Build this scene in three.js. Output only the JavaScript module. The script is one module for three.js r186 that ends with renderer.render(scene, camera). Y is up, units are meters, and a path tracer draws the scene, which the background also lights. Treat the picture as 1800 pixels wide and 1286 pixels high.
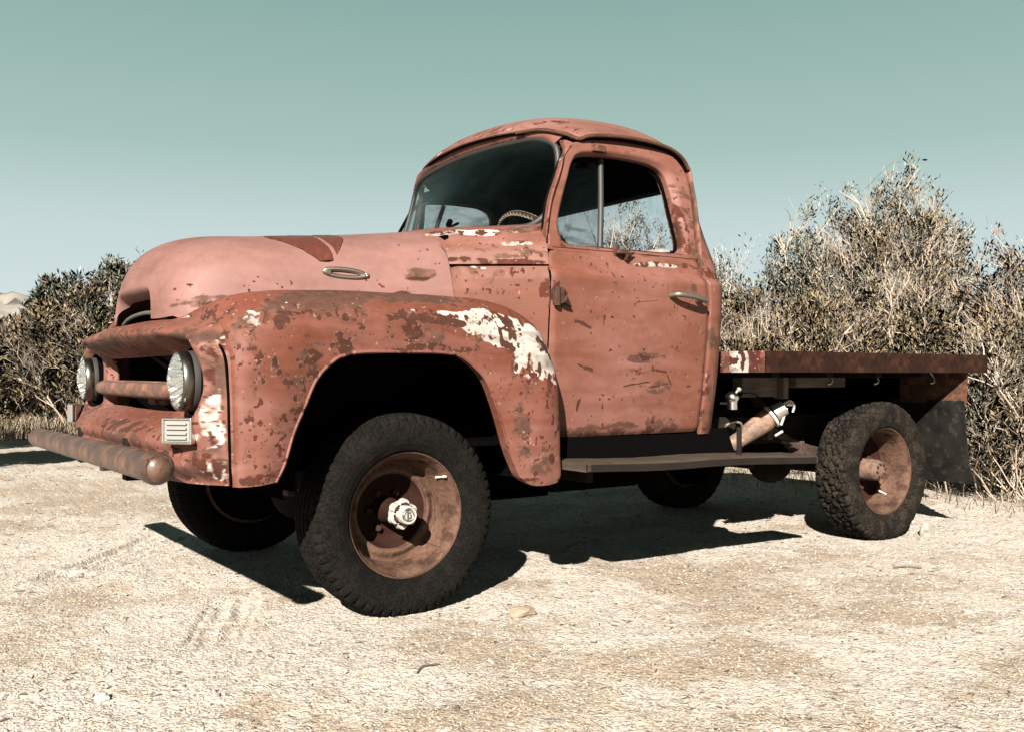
import * as THREE from 'three';
import { mergeGeometries, toCreasedNormals } from 'three/addons/utils/BufferGeometryUtils.js';
import { RoundedBoxGeometry } from 'three/addons/geometries/RoundedBoxGeometry.js';

// ------------------------------------------------------------------ camera, sky, sun, exposure
const scene = new THREE.Scene();
const camera = new THREE.PerspectiveCamera(41.63, 1024 / 731, 0.05, 1500);
camera.position.set(-1.575, 0.84, 3.77);
camera.lookAt(-1.575 + 0.5606, 0.84 + 0.00887, 3.77 - 0.828);
const renderer = new THREE.WebGLRenderer();
renderer.setSize(1024, 731);
renderer.toneMapping = THREE.LinearToneMapping;
renderer.toneMappingExposure = 4.2;
renderer.shadowMap.enabled = true;
const SUN_DIR = new THREE.Vector3(-1.25, 1, 1.20).normalize();
{
  const sun = new THREE.DirectionalLight(0xfff6ea, 5);
  sun.position.copy(SUN_DIR).multiplyScalar(30);
  sun.target.position.set(0, 0, 0);
  sun.castShadow = true; sun.shadow.mapSize.set(4096, 4096); sun.shadow.radius = 1;
  Object.assign(sun.shadow.camera, { left: -16, right: 16, top: 16, bottom: -16, near: 1, far: 80 });
  scene.add(sun, sun.target);
  // clear desert sky: pale at the horizon, deepening steadily towards the zenith
  const W = 512, H = 256, data = new Float32Array(W * H * 4);
  const stops = [[-90, .30, .27, .22], [-3, .36, .36, .34], [0, .68, .77, .775], [4, .65, .755, .765], [8.5, .56, .685, .685], [13, .39, .548, .508], [21, .27, .43, .395], [35, .085, .155, .14], [60, .030, .058, .053], [90, .016, .033, .031]];
  for (let y = 0; y < H; y++) {
    const el = (y + .5) / H * 180 - 90; let k = 0;
    while (k < stops.length - 2 && el > stops[k + 1][0]) k++;
    const a = stops[k], b = stops[k + 1], t = Math.min(1, Math.max(0, (el - a[0]) / (b[0] - a[0])));
    for (let x = 0; x < W; x++) {
      const o = (y * W + x) * 4;
      for (let c = 0; c < 3; c++) data[o + c] = (a[c + 1] + (b[c + 1] - a[c + 1]) * t) / 4.2;
      data[o + 3] = 1;
    }
  }
  const sky = new THREE.DataTexture(data, W, H, THREE.RGBAFormat, THREE.FloatType);
  sky.mapping = THREE.EquirectangularReflectionMapping; sky.magFilter = sky.minFilter = THREE.LinearFilter; sky.needsUpdate = true;
  scene.background = sky; scene.environment = sky;
}

// ------------------------------------------------------------------ helpers
function rng(seed) { let s = seed >>> 0; return () => { s = (s + 0x6D2B79F5) | 0; let t = Math.imul(s ^ (s >>> 15), 1 | s); t = (t + Math.imul(t ^ (t >>> 7), 61 | t)) ^ t; return ((t ^ (t >>> 14)) >>> 0) / 4294967296; }; }
const V = (x, y, z) => new THREE.Vector3(x, y, z);
const clamp = (x, a = 0, b = 1) => x < a ? a : x > b ? b : x;
const sm = (a, b, x) => { const t = clamp((x - a) / (b - a)); return t * t * (3 - 2 * t); };
const mix = (a, b, t) => a + (b - a) * t;
function hsh(x, y, z) { let h = Math.imul(x, 374761393) ^ Math.imul(y, 668265263) ^ Math.imul(z, 1274126177); h = Math.imul(h ^ (h >>> 13), 1274126177); h ^= h >>> 16; return (h >>> 0) / 4294967296; }
const PERM = new Uint8Array(1024), VAL = new Float32Array(256);
{ const r = rng(77); const p = [...Array(256).keys()]; for (let i = 255; i > 0; i--) { const j = Math.floor(r() * (i + 1)); const t = p[i]; p[i] = p[j]; p[j] = t; } for (let i = 0; i < 1024; i++) PERM[i] = p[i & 255]; for (let i = 0; i < 256; i++) VAL[i] = r(); }
function noise(x, y, z = 0) {
  const X = Math.floor(x), Y = Math.floor(y), Z = Math.floor(z); let a = x - X, b = y - Y, c = z - Z;
  a = a * a * (3 - 2 * a); b = b * b * (3 - 2 * b); c = c * c * (3 - 2 * c);
  const i = X & 255, j = Y & 255, k = Z & 255, A = PERM[i], B = PERM[i + 1], AA = PERM[A + j], AB = PERM[A + j + 1], BA = PERM[B + j], BB = PERM[B + j + 1];
  const p = VAL[PERM[AA + k]], q = VAL[PERM[BA + k]], r = VAL[PERM[AB + k]], s = VAL[PERM[BB + k]], p1 = VAL[PERM[AA + k + 1]], q1 = VAL[PERM[BA + k + 1]], r1 = VAL[PERM[AB + k + 1]], s1 = VAL[PERM[BB + k + 1]];
  const u = p + (q - p) * a, v = r + (s - r) * a, w = p1 + (q1 - p1) * a, t = r1 + (s1 - r1) * a, m = u + (v - u) * b, n = w + (t - w) * b;
  return m + (n - m) * c;
}
function fbm(x, y, z, o = 4) { let s = 0, a = .5, n = 0; for (let i = 0; i < o; i++) { s += a * noise(x, y, z); n += a; a *= .5; x = x * 2.03 + 17.1; y = y * 2.01 + 5.3; z = z * 2.02 + 9.7; } return s / n; }

const taken = {};
function numbered(n) { taken[n] = (taken[n] || 0) + 1; return taken[n] === 1 ? n : n + '_' + String(taken[n] - 1).padStart(3, '0'); }
function mesh(name, geo, mat, parent) {
  const m = new THREE.Mesh(geo, mat); m.name = parent ? name : numbered(name); m.castShadow = m.receiveShadow = true; (parent || scene).add(m); return m;
}
const each = (name, list, mat, parent) => list.map((g) => mesh(name, g.attributes.uv && g.index == null ? g : boxUV(g), mat, parent));
function thing(name, label, category, pos = [0, 0, 0], group) {
  const o = new THREE.Group(); o.name = numbered(name); o.position.set(...pos); o.userData = { label, category }; if (group) o.userData.group = group; scene.add(o); return o;
}
function part(name, parent) { const g = new THREE.Group(); g.name = name; parent.add(g); return g; }

// Catmull-Rom through points (arrays of 3) and through a grid of them
function cr(pts, t) {
  const n = pts.length - 1, f = clamp(t) * n, i = Math.min(n - 1, Math.floor(f)), u = f - i;
  const p1 = pts[i], p2 = pts[i + 1], p0 = i > 0 ? pts[i - 1] : p1.map((v, k) => 2 * v - p2[k]), p3 = i < n - 1 ? pts[i + 2] : p2.map((v, k) => 2 * v - p1[k]);
  const u2 = u * u, u3 = u2 * u;
  return p1.map((_, k) => .5 * (2 * p1[k] + (p2[k] - p0[k]) * u + (2 * p0[k] - 5 * p1[k] + 4 * p2[k] - p3[k]) * u2 + (3 * p1[k] - p0[k] - 3 * p2[k] + p3[k]) * u3));
}
const crGrid = (rows) => (u, v) => cr(rows.map((r) => cr(r, v)), u);
function samp(fn, nu, nv) { const P = []; for (let i = 0; i <= nu; i++) for (let j = 0; j <= nv; j++) { const p = fn(i / nu, j / nv); P.push(p[0], p[1], p[2]); } return { P, nu, nv }; }
const mirrored = (g) => ({ ...g, P: g.P.map((v, k) => k % 3 === 2 ? -v : v) });
// sheet metal: two faces t apart and a rim round the edge; side = +1 when u x v points outwards
function sheet(g, t = .004, side = 1, keep = null) {
  const { P, nu, nv } = g, N = new Float32Array(P.length), w = nv + 1, at = (i, j) => (clamp(i, 0, nu) * w + clamp(j, 0, nv)) * 3;
  for (let i = 0; i <= nu; i++) for (let j = 0; j <= nv; j++) {
    const a = at(i - 1, j), b = at(i + 1, j), c = at(i, j - 1), d = at(i, j + 1), o = (i * w + j) * 3;
    const ux = P[b] - P[a], uy = P[b + 1] - P[a + 1], uz = P[b + 2] - P[a + 2], vx = P[d] - P[c], vy = P[d + 1] - P[c + 1], vz = P[d + 2] - P[c + 2];
    let x = (uy * vz - uz * vy) * side, y = (uz * vx - ux * vz) * side, z = (ux * vy - uy * vx) * side; const l = Math.hypot(x, y, z) || 1;
    N[o] = x / l; N[o + 1] = y / l; N[o + 2] = z / l;
  }
  const pos = [], nor = [], uv = [], idx = [];
  for (let k = 0; k < 2; k++) for (let i = 0; i <= nu; i++) for (let j = 0; j <= nv; j++) {
    const o = (i * w + j) * 3; for (let c = 0; c < 3; c++) { pos.push(P[o + c] - (k ? N[o + c] * t : 0)); nor.push(k ? -N[o + c] : N[o + c]); }
    uv.push(j / nv, i / nu);
  }
  const M = (nu + 1) * w, on = (i, j) => i >= 0 && j >= 0 && i < nu && j < nv && (!keep || keep(i, j));
  const tri = (a, b, c, f) => f ? idx.push(a, b, c) : idx.push(a, c, b);
  const rim = (a, b, f) => { const s = pos.length / 3; for (const q of [a, b, a + M, b + M]) { pos.push(pos[q * 3], pos[q * 3 + 1], pos[q * 3 + 2]); uv.push(uv[q * 2], uv[q * 2 + 1]); } nor.push(...[0, 0, 0, 0, 0, 0, 0, 0, 0, 0, 0, 0]);
    const A = V(pos[s * 3], pos[s * 3 + 1], pos[s * 3 + 2]), B = V(pos[s * 3 + 3], pos[s * 3 + 4], pos[s * 3 + 5]), C = V(pos[s * 3 + 6], pos[s * 3 + 7], pos[s * 3 + 8]);
    const nn = B.sub(A).cross(C.sub(A)).normalize(); if (!f) nn.negate(); for (let q = 0; q < 4; q++) { nor[(s + q) * 3] = nn.x; nor[(s + q) * 3 + 1] = nn.y; nor[(s + q) * 3 + 2] = nn.z; }
    tri(s, s + 1, s + 2, f); tri(s + 1, s + 3, s + 2, f); };
  const f = side > 0;
  for (let i = 0; i < nu; i++) for (let j = 0; j < nv; j++) {
    if (!on(i, j)) continue; const a = i * w + j, b = a + w, c = b + 1, d = a + 1;
    tri(a, b, d, f); tri(b, c, d, f); tri(a + M, d + M, b + M, f); tri(b + M, d + M, c + M, f);
    if (!on(i - 1, j)) rim(a, d, f); if (!on(i + 1, j)) rim(c, b, f); if (!on(i, j - 1)) rim(b, a, f); if (!on(i, j + 1)) rim(d, c, f);
  }
  const geo = new THREE.BufferGeometry();
  geo.setAttribute('position', new THREE.Float32BufferAttribute(pos, 3)); geo.setAttribute('normal', new THREE.Float32BufferAttribute(nor, 3)); geo.setAttribute('uv', new THREE.Float32BufferAttribute(uv, 2)); geo.setIndex(idx);
  return geo;
}
function inset(g, d, side) { const { P, nu, nv } = g, w = nv + 1, at = (i, j) => (clamp(i, 0, nu) * w + clamp(j, 0, nv)) * 3, Q = P.slice(); for (let i = 0; i <= nu; i++) for (let j = 0; j <= nv; j++) { const a = at(i - 1, j), b = at(i + 1, j), c = at(i, j - 1), e = at(i, j + 1), o = (i * w + j) * 3, n = V(P[b] - P[a], P[b + 1] - P[a + 1], P[b + 2] - P[a + 2]).cross(V(P[e] - P[c], P[e + 1] - P[c + 1], P[e + 2] - P[c + 2])).normalize().multiplyScalar(-d * side); Q[o] += n.x; Q[o + 1] += n.y; Q[o + 2] += n.z; } return { P: Q, nu, nv }; }
function dent(g, amp, f = 1) { const Q = inset(g, 1e-3, 1), P = g.P; for (let k = 0; k < P.length; k += 3) { const x = P[k], y = P[k + 1], z = P[k + 2], a = amp * ((fbm(x * 4.2 * f, y * 4.2 * f, z * 4.2 + 9, 2) - .5) * 2 + (noise(x * 15 * f, y * 15 * f, z * 15) - .5) * .45) * 1e3; for (let c = 0; c < 3; c++) Q.P[k + c] = P[k + c] + (Q.P[k + c] - P[k + c]) * a; } return Q; }
// box-projected uv in metres
function boxUV(geo) {
  const g = geo.index ? geo.toNonIndexed() : geo; const p = g.attributes.position, n = g.attributes.normal, uv = new Float32Array(p.count * 2);
  for (let i = 0; i < p.count; i++) { const x = Math.abs(n.getX(i)), y = Math.abs(n.getY(i)), z = Math.abs(n.getZ(i));
    const a = x > y && x > z ? [p.getZ(i), p.getY(i)] : y > z ? [p.getX(i), p.getZ(i)] : [p.getX(i), p.getY(i)]; uv[i * 2] = a[0]; uv[i * 2 + 1] = a[1]; }
  g.setAttribute('uv', new THREE.BufferAttribute(uv, 2)); return g;
}
const box = (w, h, d, x = 0, y = 0, z = 0, r = .004) => boxUV(new RoundedBoxGeometry(w, h, d, 1, Math.min(r, w / 2.1, h / 2.1, d / 2.1)).translate(x, y, z));
const merge = (l) => { const a = l.map((g) => { const q = g.index ? g.toNonIndexed() : g; for (const k of Object.keys(q.attributes)) if (!['position', 'normal', 'uv', 'color'].includes(k)) q.deleteAttribute(k); return q; }); return mergeGeometries(a); };
function tube(pts, r, seg = 40, rad = 8, closed = false) { return new THREE.TubeGeometry(new THREE.CatmullRomCurve3(pts.map((p) => V(...p)), closed, 'centripetal'), seg, r, rad, closed); }
function rod(a, b, r1, r2 = r1, rad = 12) { const A = V(...a), B = V(...b), g = new THREE.CylinderGeometry(r2, r1, A.distanceTo(B), rad, 1); const q = new THREE.Quaternion().setFromUnitVectors(V(0, 1, 0), B.clone().sub(A).normalize()); return g.applyQuaternion(q).translate((A.x + B.x) / 2, (A.y + B.y) / 2, (A.z + B.z) / 2); }
function lathe(pts, seg = 64) { return new THREE.LatheGeometry(pts.map((p) => new THREE.Vector2(p[0], p[1])), seg); }
const toSRGB = (x) => Math.round(255 * (x <= .0031308 ? 12.92 * x : 1.055 * Math.pow(clamp(x), 1 / 2.4) - .055));
function tex(W, H, fn, srgb = true) {
  const d = new Uint8Array(W * H * 4);
  for (let y = 0; y < H; y++) for (let x = 0; x < W; x++) { const c = fn(x / W, y / H), o = (y * W + x) * 4; if (srgb) { d[o] = toSRGB(c[0]); d[o + 1] = toSRGB(c[1]); d[o + 2] = toSRGB(c[2]); } else { d[o] = 255 * clamp(c[0]); d[o + 1] = 255 * clamp(c[1]); d[o + 2] = 255 * clamp(c[2]); } d[o + 3] = 255; }
  const t = new THREE.DataTexture(d, W, H); t.wrapS = t.wrapT = THREE.RepeatWrapping; t.magFilter = THREE.LinearFilter; t.minFilter = THREE.LinearMipmapLinearFilter; t.generateMipmaps = true; if (srgb) t.colorSpace = THREE.SRGBColorSpace; t.needsUpdate = true; return t;
}
// noise that tiles over [0,1)
function tn(u, v, f, s = 0) { const a = u * f, b = v * f; const X = Math.floor(a), Y = Math.floor(b); let p = a - X, q = b - Y; p = p * p * (3 - 2 * p); q = q * q * (3 - 2 * q); const h = (i, j) => hsh(((X + i) % f + f) % f, ((Y + j) % f + f) % f, s); return mix(mix(h(0, 0), h(1, 0), p), mix(h(0, 1), h(1, 1), p), q); }
function tfbm(u, v, f, o, s = 0) { let r = 0, a = .5, n = 0; for (let i = 0; i < o; i++) { r += a * tn(u, v, f, s + i); n += a; a *= .5; f *= 2; } return r / n; }
const rep = (t, s) => { const c = t.clone(); c.repeat.set(s, s); c.needsUpdate = true; return c; };
const matte = (o) => new THREE.MeshPhysicalMaterial({ specularIntensity: .15, ...o });
const std = (color, rough, o = {}) => new THREE.MeshStandardMaterial({ color: new THREE.Color().setRGB(...color), roughness: rough, ...o });

// ------------------------------------------------------------------ the weathered paint
const C_PAINT = [.118, .0415, .0265], C_FADE = [.146, .074, .064], C_RUST = [.030, .0100, .0054], C_STAIN = [.052, .024, .0155], C_WHITE = [.345, .32, .295], C_PRIME = [.23, .135, .105];
function blobs(list, a, b) { let m = 0; for (const q of list) { const dx = (a - q[0]) / q[2], dy = (b - q[1]) / q[3], d = 1 - (dx * dx + dy * dy); if (d > 0) m = Math.max(m, Math.min(1, d * 1.6) * (q[4] ?? 1)); } return m; }
// o: fade, lists of patches (rust, stain, white: centre, radii, strength), scr: scratches (from, to, width), spec: freckles, front: lists are in (z, y)
function paint(p, o) {
  const [x, y, z] = p, c = o.front ? [z, y] : [x, y];
  const wpx = (fbm(x * 7, y * 7, z * 7 + 40, 3) - .5) * .10, wpy = (fbm(x * 7 + 20, y * 7, z * 7, 3) - .5) * .07;
  const lo = fbm(x * 2.1 + 3, y * 2.4, z * 2.2, 3), md = fbm(x * 9, y * 11 + 4, z * 9, 4), hi = fbm(x * 42, y * 42, z * 42 + 2, 3), fi = noise(x * 210, y * 210, z * 210), stk = fbm((x + wpx) * 4, (y + wpy) * 34, z * 5, 3);
  const f = clamp((o.fade ?? .2) + (lo - .5) * 1.1 + (md - .5) * .5 + (stk - .5) * .5); const tone = o.tone ?? [1, 1, 1]; let col = [0, 1, 2].map((k) => mix(C_PAINT[k] * tone[k], C_FADE[k], f) * (1 + (md - .5) * .34 + (lo - .5) * .26 + (hi - .5) * .2 + (stk - .5) * .28));
  let ro = .62 + (hi - .5) * .2, h = .62;
  const put = (C, a, r, hh) => { for (let k = 0; k < 3; k++) col[k] = mix(col[k], C[k], a); ro = mix(ro, r, a); h = mix(h, hh, a); };
  const wx = fbm((x + wpx) * 20 + 9, (y + wpy) * 22, z * 21, 4), wy = fbm(x * 34, y * 34 + 8, z * 34, 3), wz = fbm(x * 60 + 3, y * 60, z * 60, 2);
  const cx = c[0] + wpx * .5, cy = c[1] + wpy * .5;
  // thin brown film, streaked along the panel
  const st = blobs(o.stain ?? [], cx, cy) + (o.stainAll ?? 0);
  if (st > 0) { const str = fbm((x + wpx) * (o.sx ?? 7), (y + wpy) * (o.sy ?? 44), z * 12, 3), v = st * .42 + (str - .5) * 1.25 + (wx - .5) * .95 + (wy - .5) * .35 + .09, sa = sm(.52, .60, v) * clamp(st * 3); if (sa > 0) { const q = .72 + .8 * (hi - .25) + .5 * (str - .5), t = sm(.56, .75, v); put([0, 1, 2].map((k) => mix(C_STAIN[k] * 1.35 + C_PAINT[k] * .15, C_STAIN[k], t) * q), sa * (.62 + .3 * t), .8, .57); } }
  // peeled down to pale primer and filler
  const wh = blobs(o.white ?? [], cx, cy); let wv = 0;
  if (wh > 0) { wv = wh * .62 + (wx - .5) * 1.0 + (wy - .5) * .6 + (wz - .5) * .3 - .02; const wa = sm(.50, .53, wv); put(C_PRIME, sm(.44, .50, wv) * .7, .7, .56); if (wa > 0) { const g = .66 + .7 * (wy - .1) - .35 * sm(.5, .62, stk); put([C_WHITE[0] * g, C_WHITE[1] * g * .985, C_WHITE[2] * g * .96], wa, .7, .5); } }
  // rust: flakes with hard outlines and a pale broken lip
  const ru = blobs(o.rust ?? [], cx, cy), sp = o.spec ?? .05; let rv = 0;
  if (ru > 0) rv = ru * .56 + (wx - .5) * .95 + (wy - .5) * .8 + (wz - .5) * .55 - .01;
  const tiny = sm(.745, .765, fbm(x * 118 + 7, y * 118, z * 118, 2)) * sm(.47, .60, wx) * clamp(sp * 1.4), spots = sm(.775 - sp * .08, .80 - sp * .08, fbm(x * 62 + 31, y * 62, z * 62, 2)) * sm(.50, .64, md + sp * .13);
  if (ru > 0) put([C_STAIN[0] * 1.3, C_STAIN[1] * 1.05, C_STAIN[2] * .9], sm(.36, .53, rv) * .7, .8, .58);
  if (ru > 0) put(C_PRIME, sm(.485, .51, rv) * (1 - sm(.53, .55, rv)) * sm(.5, .62, wy) * .35, .8, .56);
  let r2 = Math.max(sm(.525, .575, rv), tiny * .9, spots, wh > 0 ? sm(.60, .625, fbm(x * 44 + 5, y * 30, z * 40, 3)) * clamp(wh * 1.4) : 0);
  for (const q of o.scr ?? []) { const dx = q[2] - q[0], dy = q[3] - q[1], t = clamp(((cx - wpx * .3 - q[0]) * dx + (cy - q[1]) * dy) / (dx * dx + dy * dy)), d = Math.hypot(cx - wpx * .3 - q[0] - dx * t, cy - q[1] - dy * t); r2 = Math.max(r2, sm(q[4] * (.5 + wy), q[4] * (.2 + wy * .6), d)); }
  if (r2 > 0) { const g = .65 + 1.0 * hi + .5 * (fi - .5); put([C_RUST[0] * g * (1.05 + .5 * sm(.5, .7, md)), C_RUST[1] * g, C_RUST[2] * g], r2, .92, .3 + .2 * fi); }
  const ch = sm(.80, .82, fbm(x * 85, y * 85 + 61, z * 85, 2)) * (o.chips ?? .3) * sm(.48, .60, wx); if (ch > 0) put(C_PRIME, Math.min(1, ch), .8, .5);
  return [col[0], col[1], col[2], ro, h];
}
function baked(g, W, H, o, extra = {}) {
  const { P, nu, nv } = g, w = nv + 1, A = new Uint8Array(W * H * 4), B = new Uint8Array(W * H * 4), p = [0, 0, 0];
  for (let y = 0; y < H; y++) for (let x = 0; x < W; x++) {
    const fi = (y + .5) / H * nu, fj = (x + .5) / W * nv, i = Math.min(nu - 1, Math.floor(fi)), j = Math.min(nv - 1, Math.floor(fj)), a = fi - i, b = fj - j, q = (i * w + j) * 3;
    for (let k = 0; k < 3; k++) p[k] = mix(mix(P[q + k], P[q + 3 + k], b), mix(P[q + w * 3 + k], P[q + w * 3 + 3 + k], b), a);
    const c = paint(p, o), d = (y * W + x) * 4;
    for (let k = 0; k < 3; k++) A[d + k] = toSRGB(c[k]); A[d + 3] = 255; B[d] = c[4] * 255; B[d + 1] = c[3] * 255; B[d + 3] = 255;
  }
  const mk = (d, s) => { const t = new THREE.DataTexture(d, W, H); t.magFilter = THREE.LinearFilter; t.minFilter = THREE.LinearMipmapLinearFilter; t.generateMipmaps = true; if (s) t.colorSpace = THREE.SRGBColorSpace; t.needsUpdate = true; return t; };
  const tb = mk(B, false);
  return new THREE.MeshPhysicalMaterial({ specularIntensity: .45, map: mk(A, true), roughness: 1, roughnessMap: tb, bumpMap: tb, bumpScale: .0016, ...extra });
}

// ------------------------------------------------------------------ shared plain materials
const rustTex = tex(512, 512, (u, v) => { const a = tfbm(u, v, 6, 6), b = tfbm(u, v, 24, 4, 40), c = sm(.48, .66, tfbm(u, v, 10, 5, 80)); const k = .55 + .9 * b; return [mix(.050, .095, c) * k * (a + .55), mix(.025, .043, c) * k * (a + .55), mix(.017, .026, c) * k * (a + .55)]; });
const rustBump = tex(512, 512, (u, v) => { const b = tfbm(u, v, 32, 4, 20), r = .75 + .2 * tfbm(u, v, 16, 3, 7); return [b, r, 0]; }, false);
const darkTex = tex(256, 256, (u, v) => { const a = tfbm(u, v, 8, 5), k = .5 + a; return [.013 * k, .0105 * k, .0085 * k]; });
const woodTex = tex(512, 512, (u, v) => { const w = tfbm(u * 1, v, 4, 3, 3), g = tn(u, v * 1, 4, 9) * .2 + tfbm(u, (v * 8) % 1, 8, 4, 5); const k = .5 + .9 * g; return [.085 * k * (.7 + w * .6), .070 * k * (.7 + w * .6), .055 * k * (.7 + w * .6)]; });
const M = {
  rimBrown: matte({ specularIntensity: .3, color: new THREE.Color(.50, .49, .48), map: rep(tex(512, 512, (u, v) => { const a = tfbm(u, v, 5, 6, 3), b = tfbm(u, v, 40, 3, 8), c = sm(.5, .7, tfbm(u, v, 9, 5, 60)); const k = .6 + .8 * b; return [mix(.165, .085, c) * k * (a + .5), mix(.092, .042, c) * k * (a + .5), mix(.062, .028, c) * k * (a + .5)]; }), 2.2), roughness: .8, bumpMap: rep(rustBump, 3), bumpScale: .002 }),
  rust: matte({ specularIntensity: .3, map: rep(rustTex, 2), roughness: 1, roughnessMap: rep(rustBump, 2), bumpMap: rep(rustBump, 2), bumpScale: .003 }),
  dark: matte({ map: rep(darkTex, 2), roughness: .95 }),
  wood: matte({ specularIntensity: .1, color: new THREE.Color(.5, .47, .44), map: rep(woodTex, 1.6), roughness: .95, bumpMap: rep(woodTex, 1.6), bumpScale: .02 }),
  discShadeDark: matte({ map: rep(tex(256, 256, (u, v) => { const a = tfbm(u, v, 6, 5, 12), k = .5 + a; return [.020 * k, .0085 * k, .006 * k]; }), 3), roughness: .9 }),  // brown disc and hub metal, darkened by painted shade of the wheel dish
  black: matte({ color: new THREE.Color().setRGB(.002, .002, .002), roughness: 1, specularIntensity: 0 }),  // black parts; also stands in for shade in wheel wells and underbody
  rubber: std([.012, .012, .011], .6),
  liner: matte({ color: new THREE.Color().setRGB(.006, .0045, .004), roughness: 1, specularIntensity: .03 }),  // near-black cab lining, with the interior shade painted into its colour
  chrome: std([.62, .60, .57], .22, { metalness: 1 }),
  dullChrome: std([.30, .26, .22], .40, { metalness: 1 }),
  steel: std([.30, .27, .24], .5, { metalness: .6 }),
  pale: std([.40, .37, .33], .55),
  cream: std([.42, .36, .29], .8),
};

// ------------------------------------------------------------------ ground
const groundH = (x, z) => {
  let h = (fbm(x * .35 + 7, z * .35, 1, 3) - .5) * .05 + (fbm(x * 2.2, z * 2.2 + 3, 2, 3) - .5) * .022 + (fbm(x * 11, z * 11, 4, 3) - .5) * .011 + (fbm(x * 42, z * 42, 8, 2) - .5) * .007;
  const d = Math.min(Math.hypot(x - .0, z - .68), Math.hypot(x - 2.78, z - .68), Math.hypot(x, z + .68), Math.hypot(x - 2.78, z + .68)); h *= mix(.25, 1, sm(.15, .6, d)); h -= .004;
  // tyre prints: a long rutted track and a short ribbed one
  const tr = (ax, az, dx, dz, len, wd, ribs, dep) => { const l = Math.hypot(dx, dz), ex = dx / l, ez = dz / l, s = (x - ax) * ex + (z - az) * ez, q = -(x - ax) * ez + (z - az) * ex; if (s < 0 || s > len || Math.abs(q) > wd) return 0; const e = sm(0, .25, s) * sm(len, len - .3, s) * sm(wd, wd * .75, Math.abs(q)) * sm(.2, .45, fbm(x * 5, z * 5, 3, 3)); return -dep * e * (.4 + .6 * Math.abs(Math.sin((q + .004 * Math.sin(s * 22)) / wd * Math.PI * ribs / 2))); };
  h += tr(-.98, -.46, .63, -.79, 1.35, .13, 4, .022) + tr(-.36, .10, -.24, .52, .85, .10, 3, .022);
  h += .9 * sm(12, 40, Math.hypot(x, z)) * (fbm(x * .03, z * .03, 5, 3) - .3);
  return h;
};
const groundCol = (x, z) => {
  const a = fbm(x * .8, z * .8 + 11, 3, 4), b = fbm(x * 3.4 + 5, z * 3.4, 6, 4), c = fbm(x * 14, z * 14, 9, 3);
  const d = sm(.47, .66, b * .55 + a * .50 + (c - .5) * .30 - .02) * .85; const k = .86 + .28 * c;
  return [mix(.43, .26, d) * k, mix(.39, .205, d) * k, mix(.345, .145, d) * k];
};
{
  const axis = (a, b, st, grow, lim) => { const m = []; for (let v = a; v <= b; v += st) m.push(v); let s = st; while (m[m.length - 1] < lim) { s *= grow; m.push(m[m.length - 1] + s); } s = st; while (m[0] > -lim) { s *= grow; m.unshift(m[0] - s); } return m; };
  const xs = axis(-2.6, 4.4, .013, 1.09, 500), zs = axis(-1.6, 2.7, .013, 1.09, 500), pos = [], col = [], uv = [], idx = [];
  for (const x of xs) for (const z of zs) { pos.push(x, groundH(x, z), z); col.push(...groundCol(x, z)); uv.push(x, z); }
  const n = zs.length; for (let i = 0; i < xs.length - 1; i++) for (let j = 0; j < n - 1; j++) { const a = i * n + j, b = a + n; idx.push(a, a + 1, b, b, a + 1, b + 1); }
  const g = new THREE.BufferGeometry(); g.setAttribute('position', new THREE.Float32BufferAttribute(pos, 3)); g.setAttribute('color', new THREE.Float32BufferAttribute(col, 3)); g.setAttribute('uv', new THREE.Float32BufferAttribute(uv, 2)); g.setIndex(idx); g.computeVertexNormals();
  const crk = (u, v) => { const wu = u + (tfbm(u, v, 48, 2, 71) - .5) * .018, wv = v + (tfbm(u, v, 48, 2, 72) - .5) * .018; const a = Math.abs(tn(((wu % 1) + 1) % 1, ((wv % 1) + 1) % 1, 84, 51) - .5), b = Math.abs(tn(((wu % 1) + 1) % 1, ((wv % 1) + 1) % 1, 150, 52) - .5); return Math.max(sm(.05, .0, a) * sm(.42, .62, tn(u, v, 60, 53)), sm(.06, .0, b) * sm(.5, .7, tn(u, v, 90, 54))); };
  const CR = new Float32Array(1024 * 1024); for (let y = 0; y < 1024; y++) for (let x = 0; x < 1024; x++) CR[y * 1024 + x] = crk(x / 1024, y / 1024); const crkAt = (u, v) => CR[Math.round(v * 1024) * 1024 + Math.round(u * 1024)];
  const grain = tex(1024, 1024, (u, v) => { const a = tn(u, v, 256, 1), b = tn(u, v, 128, 2), c = tfbm(u, v, 32, 4, 3); let k = .82 + .34 * (a - .5) + .34 * (b - .5) + .3 * (c - .5); const dk = sm(.80, .9, tn(u, v, 190, 11)); k = 1 + (k - 1) * .75; k *= 1 - .45 * dk; k *= 1 - .36 * crkAt(u, v); return [k, k * (.985 - .03 * dk), k * (.965 - .06 * dk)]; });
  const gb = tex(1024, 1024, (u, v) => { const b = .5 * tn(u, v, 200, 5) + .3 * tn(u, v, 90, 6) + .35 * tn(u, v, 400, 8); const q = b * .8 - .35 * crkAt(u, v) + .2; return [q, q, q]; }, false);
  const m = new THREE.MeshStandardMaterial({ vertexColors: true, map: rep(grain, .62), bumpMap: rep(gb, .62), bumpScale: .009, roughness: .96 });
  const o = mesh('ground', g, m); o.userData.kind = 'structure'; o.userData.label = 'pale sandy gravel ground under and around the old truck';
}

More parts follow.
